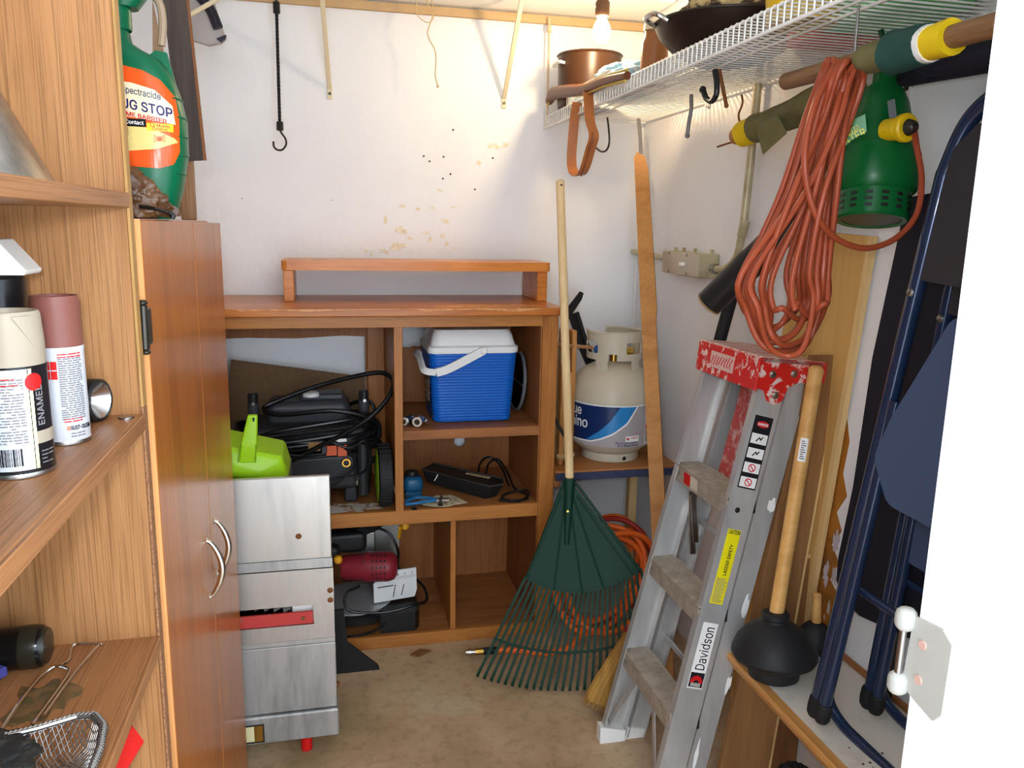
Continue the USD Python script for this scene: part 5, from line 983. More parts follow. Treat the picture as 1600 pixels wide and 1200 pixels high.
t.part('conduit', MB().tube([(XR - .022, 2.89, 1.44), (XR - .022, 3.27, 1.455), (XR - .022, YB, 1.456)], .0115, 12), galv)
t.part('coupling', MB().cyl((XR - .022, 2.368, 1.535), (XR - .022, 2.352, 1.585), .0155, n=16, c=.002), galv); t.part('connector', MB().cyl((XR - .025, 2.545, 1.425), (XR - .025, 2.515, 1.425), .017, n=8), steel)
single('trim_1', MB().box(XR - .012, XR, YB - .012, YB, .0, ZC, .002), trim_paint, kind='structure')

# ------------------------------------------------------------------ wire shelf on the right wall and what is on it
DZ, SX0, SY0, SY1 = 1.995, .885, .82, 3.262
t = Thing('wire_shelf', 'white coated wire shelf running along the right wall under the ceiling', 'wire shelf', (1.1, 2.0, DZ))
mb = MB()
for k, y in enumerate(np.arange(SY0, SY1, .0254)):
    mb.add(sweep([(SX0, y, DZ - .048), (SX0, y, DZ - .006), (SX0 + .006, y, DZ + .001), (XR - .004, y, DZ + .001)], .0024, 6))
t.part('deck_wires', mb, white_metal, smooth=60, kind='stuff')
for n_, x, z, r in (('front_rod', SX0 - .001, DZ - .048, .0042), ('lip_rod', SX0 + .004, DZ - .004, .0034), ('middle_rod', 1.06, DZ - .0035, .0036), ('middle_rod', 1.02, DZ - .0035, .003), ('back_rod', XR - .006, DZ - .0035, .0036)):
    t.part(n_, MB().cyl((x, SY0, z), (x, SY1 + .01, z), r, n=10), white_metal)
t.part('end_bracket', MB().box(SX0, XR, SY1, SY1 + .006, DZ - .012, DZ + .004, .001), white_metal); t.part('hanger_rod', MB().cyl((SX0 + .004, SY1 - .01, DZ - .04), (SX0 + .004, SY1 - .01, 2.362), .0042, n=10), plain('hanger_tan', (206, 180, 150), .5)); t.part('rod_clamp', MB().cyl((SX0 + .004, SY1 - .01, 2.31), (SX0 + .004, SY1 - .01, 2.335), .009, n=12), UsdShade.Material.Get(stage, '/World/Looks/hanger_tan'))
for y in (1.2, 2.02, 2.7): t.part('wall_clip', MB().box(XR - .012, XR, y - .012, y + .012, DZ - .02, DZ + .012, .002), white_metal)
emit = usdkit.material(stage, '/World/Looks/bulb_glow', {'e': ('emission', {'color': BULB_COLOR, 'strength': BULB_STRENGTH})}, surface='e.emission')
t = Thing('light_bulb', 'lit bare bulb hanging in its socket above the wire shelf', 'light bulb', tuple(BULB))
t.part('glass', MB().lathe([(0, -.038), (.016, -.034), (.028, -.020), (.0315, -.002), (.028, .018), (.018, .036), (.0135, .050)], n=32), emit, world=False)
t.part('socket', MB().lathe([(.0138, .046), (.022, .050), (.024, .060), (.024, .092), (.018, .102), (.006, .106)], n=24), plain('socket_brown', (112, 78, 52), .5), world=False); t.part('cord', MB().cyl((0, 0, .10), (0, 0, ZC - BULB[2]), .0035, n=8), cream, world=False)
t.part('pull_chain', MB().tube([(-.015, 0, .07), (-.06, .0, .11), (-.09, .01, .14)], .0022, 6), cream, world=False)
pot_m = plain('pot_brown', (62, 38, 22), .35)
t = Thing('cooking_pot', 'brown enamel pot at the far end of the wire shelf behind the bulb', 'pot', (1.005, 3.08, DZ + .003))
t.part('pot_body', MB().lathe([(0, 0), (.110, 0), (.118, .008), (.120, .19), (.126, .196), (.122, .20), (.114, .192), (.112, .012), (0, .006)], n=48), pot_m, world=False); t.part('handle', MB().tube([(-.112, -.04, .16), (-.135, -.05, .16), (-.135, .03, .16), (-.115, .03, .16)], .006, 8), white_metal, world=False)
t = Thing('wok', 'large dark steel wok on the wire shelf right of the bulb', 'wok', (1.105, 2.16, DZ + .004))
t.part('bowl', MB().lathe([(0, 0), (.05, .001), (.10, .012), (.15, .038), (.19, .078), (.205, .108), (.209, .108), (.194, .076), (.152, .034), (.10, .008)][:7] + [(.202, .110), (.186, .080), (.148, .044), (.10, .018), (0, .006)], n=64), plain('wok_black', (44, 32, 26), .38, .3), world=False)
t.part('rim', MB().add(trimesh.creation.torus(.206, .0035, 64, 8), tr(0, 0, .109)), dark_steel, world=False); t.part('handle', MB().tube([(-.20, .04, .10), (-.235, .03, .115), (-.235, -.03, .115), (-.20, -.04, .10)], .007, 8), chrome, world=False)
t = Thing('ceramic_jar', 'brown ceramic jar on the wire shelf beside the wok rim', 'jar', (1.02, 2.48, DZ + .003)); t.part('jar_body', MB().lathe([(0, 0), (.036, 0), (.042, .01), (.042, .12), (.034, .14), (.034, .16), (0, .16)], n=32), plain('jar_brown', (150, 96, 56), .4), world=False); t.part('lid', MB().lathe([(.037, .158), (.037, .178), (.03, .182), (0, .182)], n=32), cream, world=False)
camo = spots('camouflage_cloth', (70, 52, 34), (196, 170, 116), 16., .5, .56, .8)
t = Thing('camouflage_bag', 'brown and tan camouflage cloth bag heaped in the wok', 'bag', (1.12, 2.12, DZ + .06)); ic = trimesh.creation.icosphere(4, 1.); v = np.array(ic.vertices); n_ = meshkit.fbm(v * 1.9 + 3, 4, 2); ic.vertices = v * np.array([.15, .17, .10]) * (.5 + 1. * n_)[:, None] + [0, 0, .10]
t.part('cloth', MB().add(ic), camo, world=False, smooth=80); t.part('strap', MB().strip([(-.12, -.1, .12), (-.09, 0, .17), (-.11, .1, .12)], .03, .004, (0, .3, 1)), black_plastic, world=False)
t = Thing('orange_box', 'orange and white cardboard box on the wire shelf behind the wok', 'box', (1.2, 1.82, DZ + .003)); t.part('carton', MB().box(-.08, .08, -.07, .07, 0, .26, .002), plain('box_orange', (226, 84, 30), .5), world=False); t.part('white_band', MB().box(-.081, .081, -.071, .071, .05, .12, .002), white_label, world=False)
t = Thing('yellow_bin', 'yellow plastic bin near the front edge of the wire shelf', 'bin', (1.03, 1.68, DZ + .003)); t.part('bin_body', MB().lathe([(0, 0), (.075, 0), (.09, .20), (.096, .20), (.096, .21), (.086, .21), (.072, .006), (0, .006)], n=40), plain('bin_yellow', (214, 172, 20), .4), world=False); t.part('rim', MB().add(trimesh.creation.torus(.094, .004, 40, 8), tr(0, 0, .205)), UsdShade.Material.Get(stage, '/World/Looks/bin_yellow'), world=False)
t = Thing('green_tub', 'pale green plastic tub seen from below through the wire shelf', 'tub', (1.20, 1.60, DZ + .003)); t.part('tub_body', MB().rbox(-.10, .10, -.13, .13, 0, .16, .02), plain('tub_green', (110, 190, 120), .4), world=False); t.part('rim', MB().rbox(-.108, .108, -.138, .138, .15, .168, .006), UsdShade.Material.Get(stage, '/World/Looks/tub_green'), world=False)
t = Thing('dark_bundle', 'dark rolled cloth bundle lying on the near end of the wire shelf', 'bundle', (1.15, 1.22, DZ + .003)); t.part('roll', MB().cyl((-.13, -.12, .085), (.13, .12, .085), .083, n=28, c=.02), plain('bundle_grey', (64, 62, 66), .85, var=.2, scale=30), world=False); t.part('tie', MB().add(trimesh.creation.torus(.084, .005, 28, 8), frame((0, 0, .085), (0, 0, 1), z=(.13, .12, 0))), cream, world=False)
t = Thing('blue_cloth', 'pale blue cloth folded on the wire shelf beside the bulb', 'cloth', (1.02, 2.70, DZ + .003)); ic = trimesh.creation.icosphere(4, 1.); v = np.array(ic.vertices); n_ = meshkit.fbm(v * 2.2 + 8, 4, 5); ic.vertices = v * np.array([.10, .15, .055]) * (.6 + .8 * n_)[:, None] + [0, 0, .055]; ic.vertices[:, 2] = np.maximum(ic.vertices[:, 2], 0); t.part('cloth', MB().add(ic), plain('pale_blue_cloth', (158, 196, 214), .85, var=.08), world=False, smooth=80); t.part('white_fold', MB().rbox(-.10, .02, -.16, .0, .0, .035, .012), plain('white_cloth', (226, 224, 220), .85), world=False)
t = Thing('basket_rack', 'white wire rack with upright bars along the far front of the wire shelf', 'wire rack', (SX0 + .02, 2.9, DZ))
mb = MB()
for y in np.arange(2.56, 3.16, .022): mb.cyl((SX0 + .018, y, DZ + .004), (SX0 + .018, y, DZ + .052), .0022, n=6)
t.part('bars', mb, white_metal, kind='stuff'); t.part('top_rod', MB().cyl((SX0 + .018, 2.55, DZ + .053), (SX0 + .018, 3.165, DZ + .053), .003, n=8), white_metal); t.part('bottom_rod', MB().cyl((SX0 + .018, 2.55, DZ + .005), (SX0 + .018, 3.165, DZ + .005), .003, n=8), white_metal)
t = Thing('brown_bag_handle', 'brown leather bag strap with yellow edge over the far front of the wire shelf', 'strap', (SX0 - .01, 3.0, DZ + .06))
P_ = [ax(*p, SX0 - .012) for p in [(858, 158), (866, 146), (890, 142), (915, 140), (945, 128), (980, 118)]]; t.part('roll', MB().tube(P_, [.016, .024, .022, .019, .016, .012], 12), plain('bag_brown', (104, 56, 30), .4)); t.part('yellow_edge', MB().tube([p + [0, 0, .016] for p in P_], .0045, 8).tube([p + [-.006, 0, -.015] for p in P_], .004, 8), plain('bag_yellow', (196, 166, 60), .5)); t.part('stud', MB().cyl(P_[0] + [-.004, -.012, -.004], P_[0] + [-.004, -.02, -.006], .006, n=12), chrome)
tan_l = plain('tan_leather', (184, 112, 62), .45, var=.08, scale=40)
t = Thing('leather_strap', 'tan leather strap loop hanging over the front edge of the wire shelf', 'strap', tuple(ax(905, 200, SX0 - .01)))
Q = lambda px, py, dx=0: ax(px, py, SX0 - .012 + dx)
t.part('strap_band', MB().strip([Q(902, 160), Q(898, 185), Q(895, 215), Q(893, 250), Q(896, 268), Q(906, 274, -.02), Q(914, 262, -.03), Q(922, 235, -.03), Q(928, 212, -.03), Q(922, 190, -.02), Q(920, 165, -.01), Q(919, 140)], .034, .003, (1, -.25, 0), k=6), tan_l); t.part('buckle_loop', MB().bar(Q(908, 270, -.03), Q(927, 212, -.04), .034, .004, up=(-1, 0, .2)), wood('strap_dark', (130, 72, 40), (160, 92, 54), 'z'))
def hook(label, px_pts, x, r, mat, grp=None):
    P_ = [ax(a, b, x) for a, b in px_pts]; t_ = Thing('shelf_hook', label, 'hook', tuple(P_[0]), group=grp); t_.part('wire', MB().tube(P_, r, 8), mat); t_.part('tip', MB().add(trimesh.creation.icosphere(2, r * 1.25), tr(*P_[-1])), mat)
hook('thin steel J hook under the far front of the wire shelf', [(949, 184), (951, 200), (952, 222), (948, 234), (940, 237), (931, 231)], .93, .0034, dark_steel)
hook('fat black J hook under the middle of the wire shelf', [(1117, 110), (1120, 130), (1119, 148), (1112, 158), (1104, 154), (1098, 140)], 1.0, .0075, black_plastic)
hook('brown curved hook beside the fat black hook', [(1124, 110), (1128, 130), (1132, 150), (1135, 165)], 1.02, .005, rust)
hook('grey flat hanger hook nearest the corner under the wire shelf', [(1080, 148), (1080, 170), (1076, 195), (1074, 212)], 1.06, .006, plain('hook_grey', (120, 112, 110), .4))
hook('thin kinked wire hook beside the conduit under the wire shelf', [(1159, 148), (1160, 162), (1154, 180), (1157, 195), (1158, 205)], 1.2, .003, rust)

# ------------------------------------------------------------------ rolled canvas on poles under the shelf
can_dark = plain('canvas_green', (112, 106, 68), .85, var=.15, scale=20, bump=.2, bscale=400); can_teal = plain('canvas_teal', (34, 70, 62), .85, var=.12, scale=20); can_yel = plain('canvas_yellow', (230, 196, 20), .7)
def canvas_roll(label, p0, p1, r, segs, pole_r, caps):
    t_ = Thing('canvas_roll', label, 'canvas roll', tuple(p0)); d_ = p1 - p0; n_ = nz(d_)
    t_.part('pole', MB().cyl(p0, p1, pole_r, n=20, c=.008), wood('pole_' + ('light' if caps else 'dark'), (150, 96, 52) if caps else (104, 72, 46), (190, 134, 78) if caps else (140, 102, 70), 'y', 1., .5))
    for a, b, mat, nm, rr_ in segs:
        k = max(3, int((b - a) * 30)); P = [p0 + d_ * s for s in np.linspace(a, b, k)]; R = [r * rr_ * (1 + .10 * math.sin(9 * s + a * 5)) for s in np.linspace(a, b, k)]
        m_ = sweep(P, R, 18); v = np.array(m_.vertices); v += (meshkit.noise(v * 28, 3) - .5)[:, None] * .012; m_.vertices = v; t_.part(nm, m_, mat)
    return t_
A0, A1 = ax(1148, 214, 1.21), ax(1335, 138, 1.21)
ca = canvas_roll('lower yellow and olive canvas roll on a pole tip, left of the orange cord', A0, A1, .040, [(.09, .27, can_yel, 'yellow_hem', .86), (.22, 1.0, can_dark, 'canvas', 1.)], .024, True)
ca.part('flap', MB().add(trimesh.convex.convex_hull(np.array([ax(*p, x) for p in [(1180, 195), (1192, 242), (1230, 208), (1215, 180)] for x in (1.16, 1.175)]))), can_dark)
ca.part('string', MB().tube([A0 + [0, 0, -.014], A0 + [-.005, .03, -.016], A0 + [-.004, .10, -.02]], .003, 6), rust)
B0, B1 = ax(1226, 128, 1.03), ax(1575, 34, .98)
canvas_roll('upper green and yellow canvas roll on a long pole, right above the blower', B0, B1, .032, [(.46, .66, can_dark, 'canvas', .8), (.60, .735, can_teal, 'canvas', 1.05), (.725, .755, white_label, 'white_hem', 1.05), (.75, .83, can_yel, 'yellow_hem', .98)], .0185, False)
t = Thing('black_umbrella', 'dark navy folded umbrella hanging under the near end of the wire shelf', 'umbrella', tuple(ax(1450, 105, 1.24)))
u0, u1 = ax(1415, 118, 1.25), ax(1600, 75, 1.2); nav = plain('navy_fabric', (30, 28, 44), .8); t.part('canopy', MB().add(sweep(np.linspace(u0, u1, 10), np.linspace(.024, .032, 10), 14)), nav); t.part('fold', MB().add(trimesh.convex.convex_hull(np.array([ax(*p, x) for p in [(1430, 112), (1478, 100), (1474, 118), (1445, 122)] for x in (1.21, 1.24)]))), nav); t.part('tip', MB().cyl(u0, u0 + (u0 - u1) * .06, .008, .004, n=12), steel)
t = Thing('white_wall_bracket', 'white enamel bracket plate on the right wall behind the blower', 'bracket', tuple(ax(1390, 150, 1.31)))
c_ = [ax(*p, 1.312) for p in [(1340, 118), (1416, 118), (1421, 126), (1421, 200), (1340, 190)]]; t.part('plate', MB().add(quad_slab(c_, .012, (1, 0, 0))), white_metal); t.part('screw', MB().cyl(ax(1417, 138, 1.312), ax(1417, 138, 1.312) + [-.004, 0, 0], .006, n=12), dark_steel)

# ------------------------------------------------------------------ leaf blower with extension cord
gr = plain('blower_green', (10, 92, 42), .30); gr_d = plain('blower_dark', (8, 60, 30), .35)
U, V_ = ax(1386, 88, 1.20), ax(1361, 346, 1.155); d_ = V_ - U; LB = np.linalg.norm(d_)
Mb = frame(U, np.cross((0, 1, 0), d_), z=d_)       # local z runs down along the blower
t = Thing('leaf_blower', 'dark green electric leaf blower hanging under the wire shelf', 'leaf blower', tuple(U))
k_ = LB / .30; kr = 1.06; Mb = Mb.dot(np.diag([kr / k_, kr / k_, 1, 1]))
bl = t.part('body', MB().add(loft([oval(.016, .016, .0, 32, 2.5), oval(.021, .020, .01, 32, 2.5), oval(.022, .021, .05, 32, 2.6), oval(.040, .030, .062, 32, 2.6), oval(.050, .042, .085, 32, 2.6), oval(.058, .052, .12, 32, 2.5), oval(.066, .060, .158, 32, 2.3), oval(.076, .072, .168, 32, 2.1), oval(.083, .080, .182, 32, 2), oval(.086, .083, .225, 32, 2), oval(.080, .078, .245, 32, 2), oval(.072, .070, .252, 32, 2)]), Mb.dot(np.diag([k_, k_, k_, 1]))), gr)
t.part('intake_collar', MB().lathe([(.066 * k_, .250 * k_), (.071 * k_, .252 * k_), (.071 * k_, .296 * k_), (.067 * k_, .300 * k_), (.058 * k_, .298 * k_), (.056 * k_, .262 * k_), (0, .258 * k_)], Mb, 48), gr)
mb = MB()
for a in range(0, 360, 24):
    for s_ in (.262, .273, .284): mb.add(hullbox(-.008, .008, .0700 * k_, .0718 * k_, (s_ - .0028) * k_, (s_ + .0028) * k_, .0005), Mb.dot(rot(a + 8, (0, 0, 1))))
t.part('vent_slots', mb, black_plastic, parent=bl, kind='stuff'); t.part('intake_screen', MB().lathe([(0, .294 * k_), (.057 * k_, .2945 * k_), (.057 * k_, .297 * k_), (0, .297 * k_)], Mb, 40), plain('intake_grey', (62, 66, 60), .4))
vw = nz(EYE - (U + V_) / 2); lx = nz(np.cross(d_, vw)); lx = lx if lx[0] > 0 else -lx
def bl_at(px, py, o=.0): return apl(px, py, (U + V_) / 2 + vw * (.052 * k_ + o), vw)
sq = [(1288, 208), (1352, 178), (1356, 226), (1300, 268)]
t.part('name_panel', MB().add(trimesh.convex.convex_hull(np.array([bl_at(*p, o) for p in sq for o in (-.012, .001)]))), plain('panel_green', (12, 140, 48), .3), parent=bl)
def bl_text(txt, h_, px, py, fit, mat):
    x_ = nz(bl_at(1352, 214) - bl_at(1310, 234)); M = np.eye(4); y_ = nz(np.cross(vw, x_)); M[:3, 0], M[:3, 1], M[:3, 2], M[:3, 3] = x_, y_, vw, bl_at(px, py, .0016); t.part('lettering', MB().text(txt, h_, M, .0005, True, fit), mat, parent=bl, smooth=False)
yin = plain('yellow_ink', (236, 226, 30), .35); bl_text('2510', .010, 1324, 211, .026, yin); bl_text('WEED EATER', .016, 1272, 250, .112, yin)
t.part('switch', MB().add(trimesh.convex.convex_hull(np.array([bl_at(*p, o) for p in [(1386, 158), (1398, 154), (1402, 186), (1390, 190)] for o in (-.02, .004)]))), black_plastic, parent=bl)
t.part('hang_loop', MB().tube([U + [0, 0, -.02], U + [.01, .02, .02], U + [.0, .03, .06]], .006, 8), gr_d)
ocord = plain('cord_orange', (156, 70, 42), .36); plug_y = plain('plug_yellow', (226, 184, 20), .38)
P0, P1 = bl_at(1383, 204, .005), bl_at(1420, 199, .05)
t = Thing('extension_cord', 'long coiled orange extension cord with yellow plug hanging under the wire shelf', 'cord', tuple(ay(1318, 98, 1.46)))
t.part('plug', MB().cyl(P0, P0 + (P1 - P0) * .72, .0225, .0235, n=28, c=.004).cyl(P0 + (P1 - P0) * .70, P1, .0285, n=28, c=.004), plug_y); t.part('plug_end', MB().cyl(P1 - (P1 - P0) * .05, P1 + (P1 - P0) * .28, .017, .012, n=20, c=.004), dark_steel)
CR = .0062; q = np.random.default_rng(12)
tail = [P1 + (P1 - P0) * .20] + [ay(a, b, y) for a, b, y in [(1432, 228, 1.46), (1440, 280, 1.45), (1432, 335, 1.44), (1400, 372, 1.43), (1355, 388, 1.42), (1312, 376, 1.41), (1280, 345, 1.40), (1263, 300, 1.40), (1257, 250, 1.40), (1262, 205, 1.41), (1275, 160, 1.42), (1300, 110, 1.44)]]
t.part('tail', MB().tube(tail, CR, 10, k=8), ocord)
# (top x, left x at y=300, left x at 430, bottom x, bottom y, right x at 430, right x at 300, depth)
loops = [(1292, 1222, 1166, 1196, 520, 1232, 1262, 1.80), (1300, 1232, 1172, 1215, 548, 1290, 1280, 1.77), (1306, 1243, 1180, 1208, 535, 1262, 1282, 1.75), (1314, 1250, 1160, 1222, 552, 1284, 1298, 1.74),
         (1322, 1238, 1190, 1228, 540, 1275, 1292, 1.73), (1330, 1262, 1205, 1250, 500, 1284, 1300, 1.76), (1336, 1272, 1238, 1262, 492, 1292, 1306, 1.72), (1342, 1256, 1178, 1230, 556, 1268, 1290, 1.71), (1326, 1268, 1198, 1218, 530, 1255, 1276, 1.79), (1310, 1230, 1160, 1204, 512, 1246, 1270, 1.82)]
for k, (tx, l3, l4, bx_, by_, r4, r3, y) in enumerate(loops):
    j = lambda s=3: q.uniform(-s, s)
    pts = [(tx, 97 + j(3)), (tx - 16 + j(), 128), (tx - 34 + j(), 190), (l3 + j(), 300), (l4 + j(), 430), (l4 + 4 + j(), 482), ((l4 + bx_) / 2 - 4, by_ - 18), (bx_, by_), ((bx_ + r4) / 2 + 8, by_ - 16), (r4 + 2 + j(), 470), (r4 + j(), 420), (r3 + j(), 300), (tx - 12 + j(), 190), (tx + 6, 128), (tx + 5, 102)]
    t.part('loop', MB().tube([ay(a, b, y - .30 + .016 * math.sin(i * 2.1 + k)) for i, (a, b) in enumerate(pts)], CR, 10, closed=True, k=6), ocord)
t.part('hang_hook', MB().tube([ay(1330, 100, 1.47), ay(1334, 92, 1.48), [ay(1334, 92, 1.48)[0], 1.48, DZ - .006]], .0028, 8), steel)
t = Thing('blower_tube', 'wide black plastic blower tube leaning behind the orange cord', 'tube', tuple(ay(1112, 472, 2.12)))
e0, e1 = ay(1108, 474, 2.16), ay(1282, 306, 1.93); dt = nz(e1 - e0)
t.part('tube', MB().lathe([(.034, 0), (.040, .0), (.041, .006), (.041, .14), (.043, .15), (.043, .17), (.041, .18), (.041, np.linalg.norm(e1 - e0)), (.034, np.linalg.norm(e1 - e0)), (.034, 0)], frame(e0, np.cross((0, 0, 1), dt), z=dt), 36), black_plastic); t.part('mouth_rim', MB().add(trimesh.creation.torus(.0385, .0035, 36, 8), frame(e0, np.cross((0, 0, 1), dt), z=dt)), plain('rim_tan', (150, 118, 76), .5))

# ------------------------------------------------------------------ boards, table, chairs, plungers on the low shelf
mdf = wood('light_board', (192, 146, 80), (214, 170, 100), 'z', .6, .5, .12, dist=.9, stretch=7.); mdf_e = wood('light_board_edge', (206, 168, 110), (226, 190, 132), 'z', .8, .6, .1)
t = Thing('wide_board', 'wide light-brown board standing against the right wall behind the cord', 'board', (1.3, 1.9, 0))
bp_ = [np.array([1.300, y, z]) for y, z in [(2.055, 1.56), (1.745, 1.545), (1.91, .0), (2.22, .0)]]
p = t.part('board', MB().add(quad_slab(bp_, .016, (1, 0, 0))), mdf); t.part('board_edge', MB().add(quad_slab([bp_[1], bp_[1] + [0, -.018, 0], bp_[2] + [0, -.018, 0], bp_[2]], .016, (1, 0, 0))), mdf_e)
brn = wood('brown_board', (124, 84, 50), (156, 112, 70), 'z', .8, .5, .2, dist=1.2, stretch=8.); brn2 = wood('brown_board_second', (112, 72, 42), (142, 98, 60), 'z', .8, .5, .2, dist=1.2, stretch=8., off=3.)
t = Thing('brown_plank', 'broad medium-brown plank standing on the floor behind the plunger', 'plank', (1.14, 1.84, 0)); t.part('board', MB().prism(Polygon([(1.055, 0), (1.215, 0), (1.322, 1.235), (1.236, 1.235)]), .016, frame((0, 1.852, 0), (1, 0, 0), y=(0, 0, 1))), brn); t.part('stripped_edge', MB().prism(Polygon([(1.2155, 0), (1.222, 0), (1.3225, 1.16), (1.3165, 1.16)]), .016, frame((0, 1.8515, 0), (1, 0, 0), y=(0, 0, 1))), mdf_e)
t = Thing('short_brown_plank', 'darker brown plank under the end of the white shelf', 'plank', (1.25, 1.87, 0)); t.part('board', MB().prism(Polygon([(1.224, 0), (1.318, 0), (1.318, .66), (1.28, .66)]), .014, frame((0, 1.866, 0), (1, 0, 0), y=(0, 0, 1))), brn2); t.part('end_strip', MB().prism(Polygon([(1.28, .66), (1.318, .66), (1.318, .672), (1.281, .672)]), .014, frame((0, 1.866, 0), (1, 0, 0), y=(0, 0, 1))), mdf_e)
wr = Thing('paint_patch', 'irregular patch of orange-brown paint flaking off the right wall', 'paint', (XR, 1.75, .8))
yz = lambda px, py: ax(px, py, XR - .0015)
outl = [(1305, 570), (1318, 610), (1322, 650), (1326, 690), (1316, 740), (1322, 775), (1306, 800), (1314, 830), (1298, 850), (1310, 880), (1296, 905), (1308, 930), (1300, 975), (1255, 1000), (1230, 1120), (1205, 1120), (1240, 800), (1270, 600)]
pp = Polygon([(p[1], p[2]) for p in (yz(*o) for o in outl)]).buffer(-.004).buffer(.006)
My = np.eye(4); My[:3, 0], My[:3, 1], My[:3, 2], My[:3, 3] = (0, 1, 0), (0, 0, 1), (1, 0, 0), (XR - .0012, 0, 0)
wr.part('patch', MB().prism(pp, .001, My), spots('orange_brown_paint', (172, 108, 34), (120, 78, 40), 9., .48, .7, .45), smooth=False)
for k, (px, py, ry, rz) in enumerate([(1298, 770, .012, .05), (1290, 900, .010, .03), (1306, 850, .012, .03), (1282, 870, .006, .04), (1302, 690, .006, .03), (1295, 950, .008, .016), (1278, 940, .005, .008), (1272, 965, .006, .010), (1288, 965, .004, .006), (1304, 900, .010, .02), (1300, 735, .009, .02)]):
    c = yz(px, py); wr.part('bare_flake', MB().prism(blob((c[1], c[2]), (ry, rz), 60 + k, .6), .0006, My.dot(tr(0, 0, -.0008))), plain('bare_wall_grey', (188, 178, 182), .6) if k == 0 else UsdShade.Material.Get(stage, '/World/Looks/bare_wall_grey'), smooth=False)
t = Thing('low_shelf', 'white laminate shelf with wooden front edge along the right wall', 'shelf', (1.18, 1.3, .44))
lam = spots('white_laminate', (222, 214, 200), (196, 186, 170), 9., .55, .72, .4); t.part('panel', MB().box(1.050, XR, .82, 1.822, .415, .44, .002), lam)
t.part('front_edge', MB().prism(Polygon([(-.001, .402), (.006, .398), (.012, .408), (.016, .418), (.022, .422), (.026, .430), (.026, .438), (.022, .442), (-.001, .442)]), 1.002, np.array([[-1, 0, 0, 1.050], [0, 0, -1, 1.822], [0, 1, 0, 0], [0, 0, 0, 1.]])), wood('edge_moulding', (178, 122, 62), (206, 150, 86), 'y', 1., .45, .2))
t.part('back_strip', MB().box(XR - .012, XR, .82, 1.80, .44, .456, .002), wood('back_moulding', (140, 88, 50), (170, 112, 66), 'y')); t.part('end_strip', MB().box(1.05, XR, 1.822, 1.828, .41, .441, .001), mdf_e)
for y in (.9, 1.55): t.part('bracket', MB().bar((XR - .002, y, .20), (1.12, y, .412), .02, .01).box(XR - .006, XR, y - .01, y + .01, .18, .415, .001), steel)
t.part('dirt_speck', MB().add(trimesh.util.concatenate([trimesh.creation.cylinder(float(s), .0008, transform=tr(float(x), float(y), .4404), sections=8) for x, y, s in np.c_[np.random.default_rng(2).uniform(1.06, 1.18, 26), np.random.default_rng(3).uniform(1.05, 1.4, 26), np.random.default_rng(4).uniform(.0008, .003, 26)]])), dark_steel, kind='stuff')
tblk = plain('table_black', (26, 25, 36), .7)
t = Thing('folding_table', 'black folding table with rounded corners leaning flat against the right wall', 'folding table', (1.29, 1.3, .44))
tp = Polygon([(.84, .66), (1.70, .66), (1.70, 1.64), (.84, 1.64)]).buffer(-.045).buffer(.045)
Mt2 = np.eye(4); Mt2[:3, 0], Mt2[:3, 1], Mt2[:3, 2], Mt2[:3, 3] = (-.06, 1, -.10), (.03, .085, 1), (1, 0, 0), (1.272, -.075, .082)
Mt2[:3, 0] /= np.linalg.norm(Mt2[:3, 0]); Mt2[:3, 1] /= np.linalg.norm(Mt2[:3, 1])
tpy = [ax(*p, 1.272) for p in [(1419, 309), (1365, 560), (1335, 760), (1312, 870), (1309, 905), (1316, 935), (1345, 962), (1440, 1005)]]
poly_t = Polygon([(p[1], p[2]) for p in tpy] + [(.9, .60), (.9, 1.70)])
Mz = np.eye(4); Mz[:3, 0], Mz[:3, 1], Mz[:3, 2], Mz[:3, 3] = (0, 1, 0), (0, 0, 1), (1, 0, 0), (1.268, 0, 0)
t.part('tabletop', MB().prism(poly_t, .028, Mz), tblk); 
for y in (1.0, 1.50): t.part('folded_leg', MB().tube([(1.30, y, 1.4), (1.30, y, .60), (1.30, y, .442)], .010, 10, k=1), dark_steel)
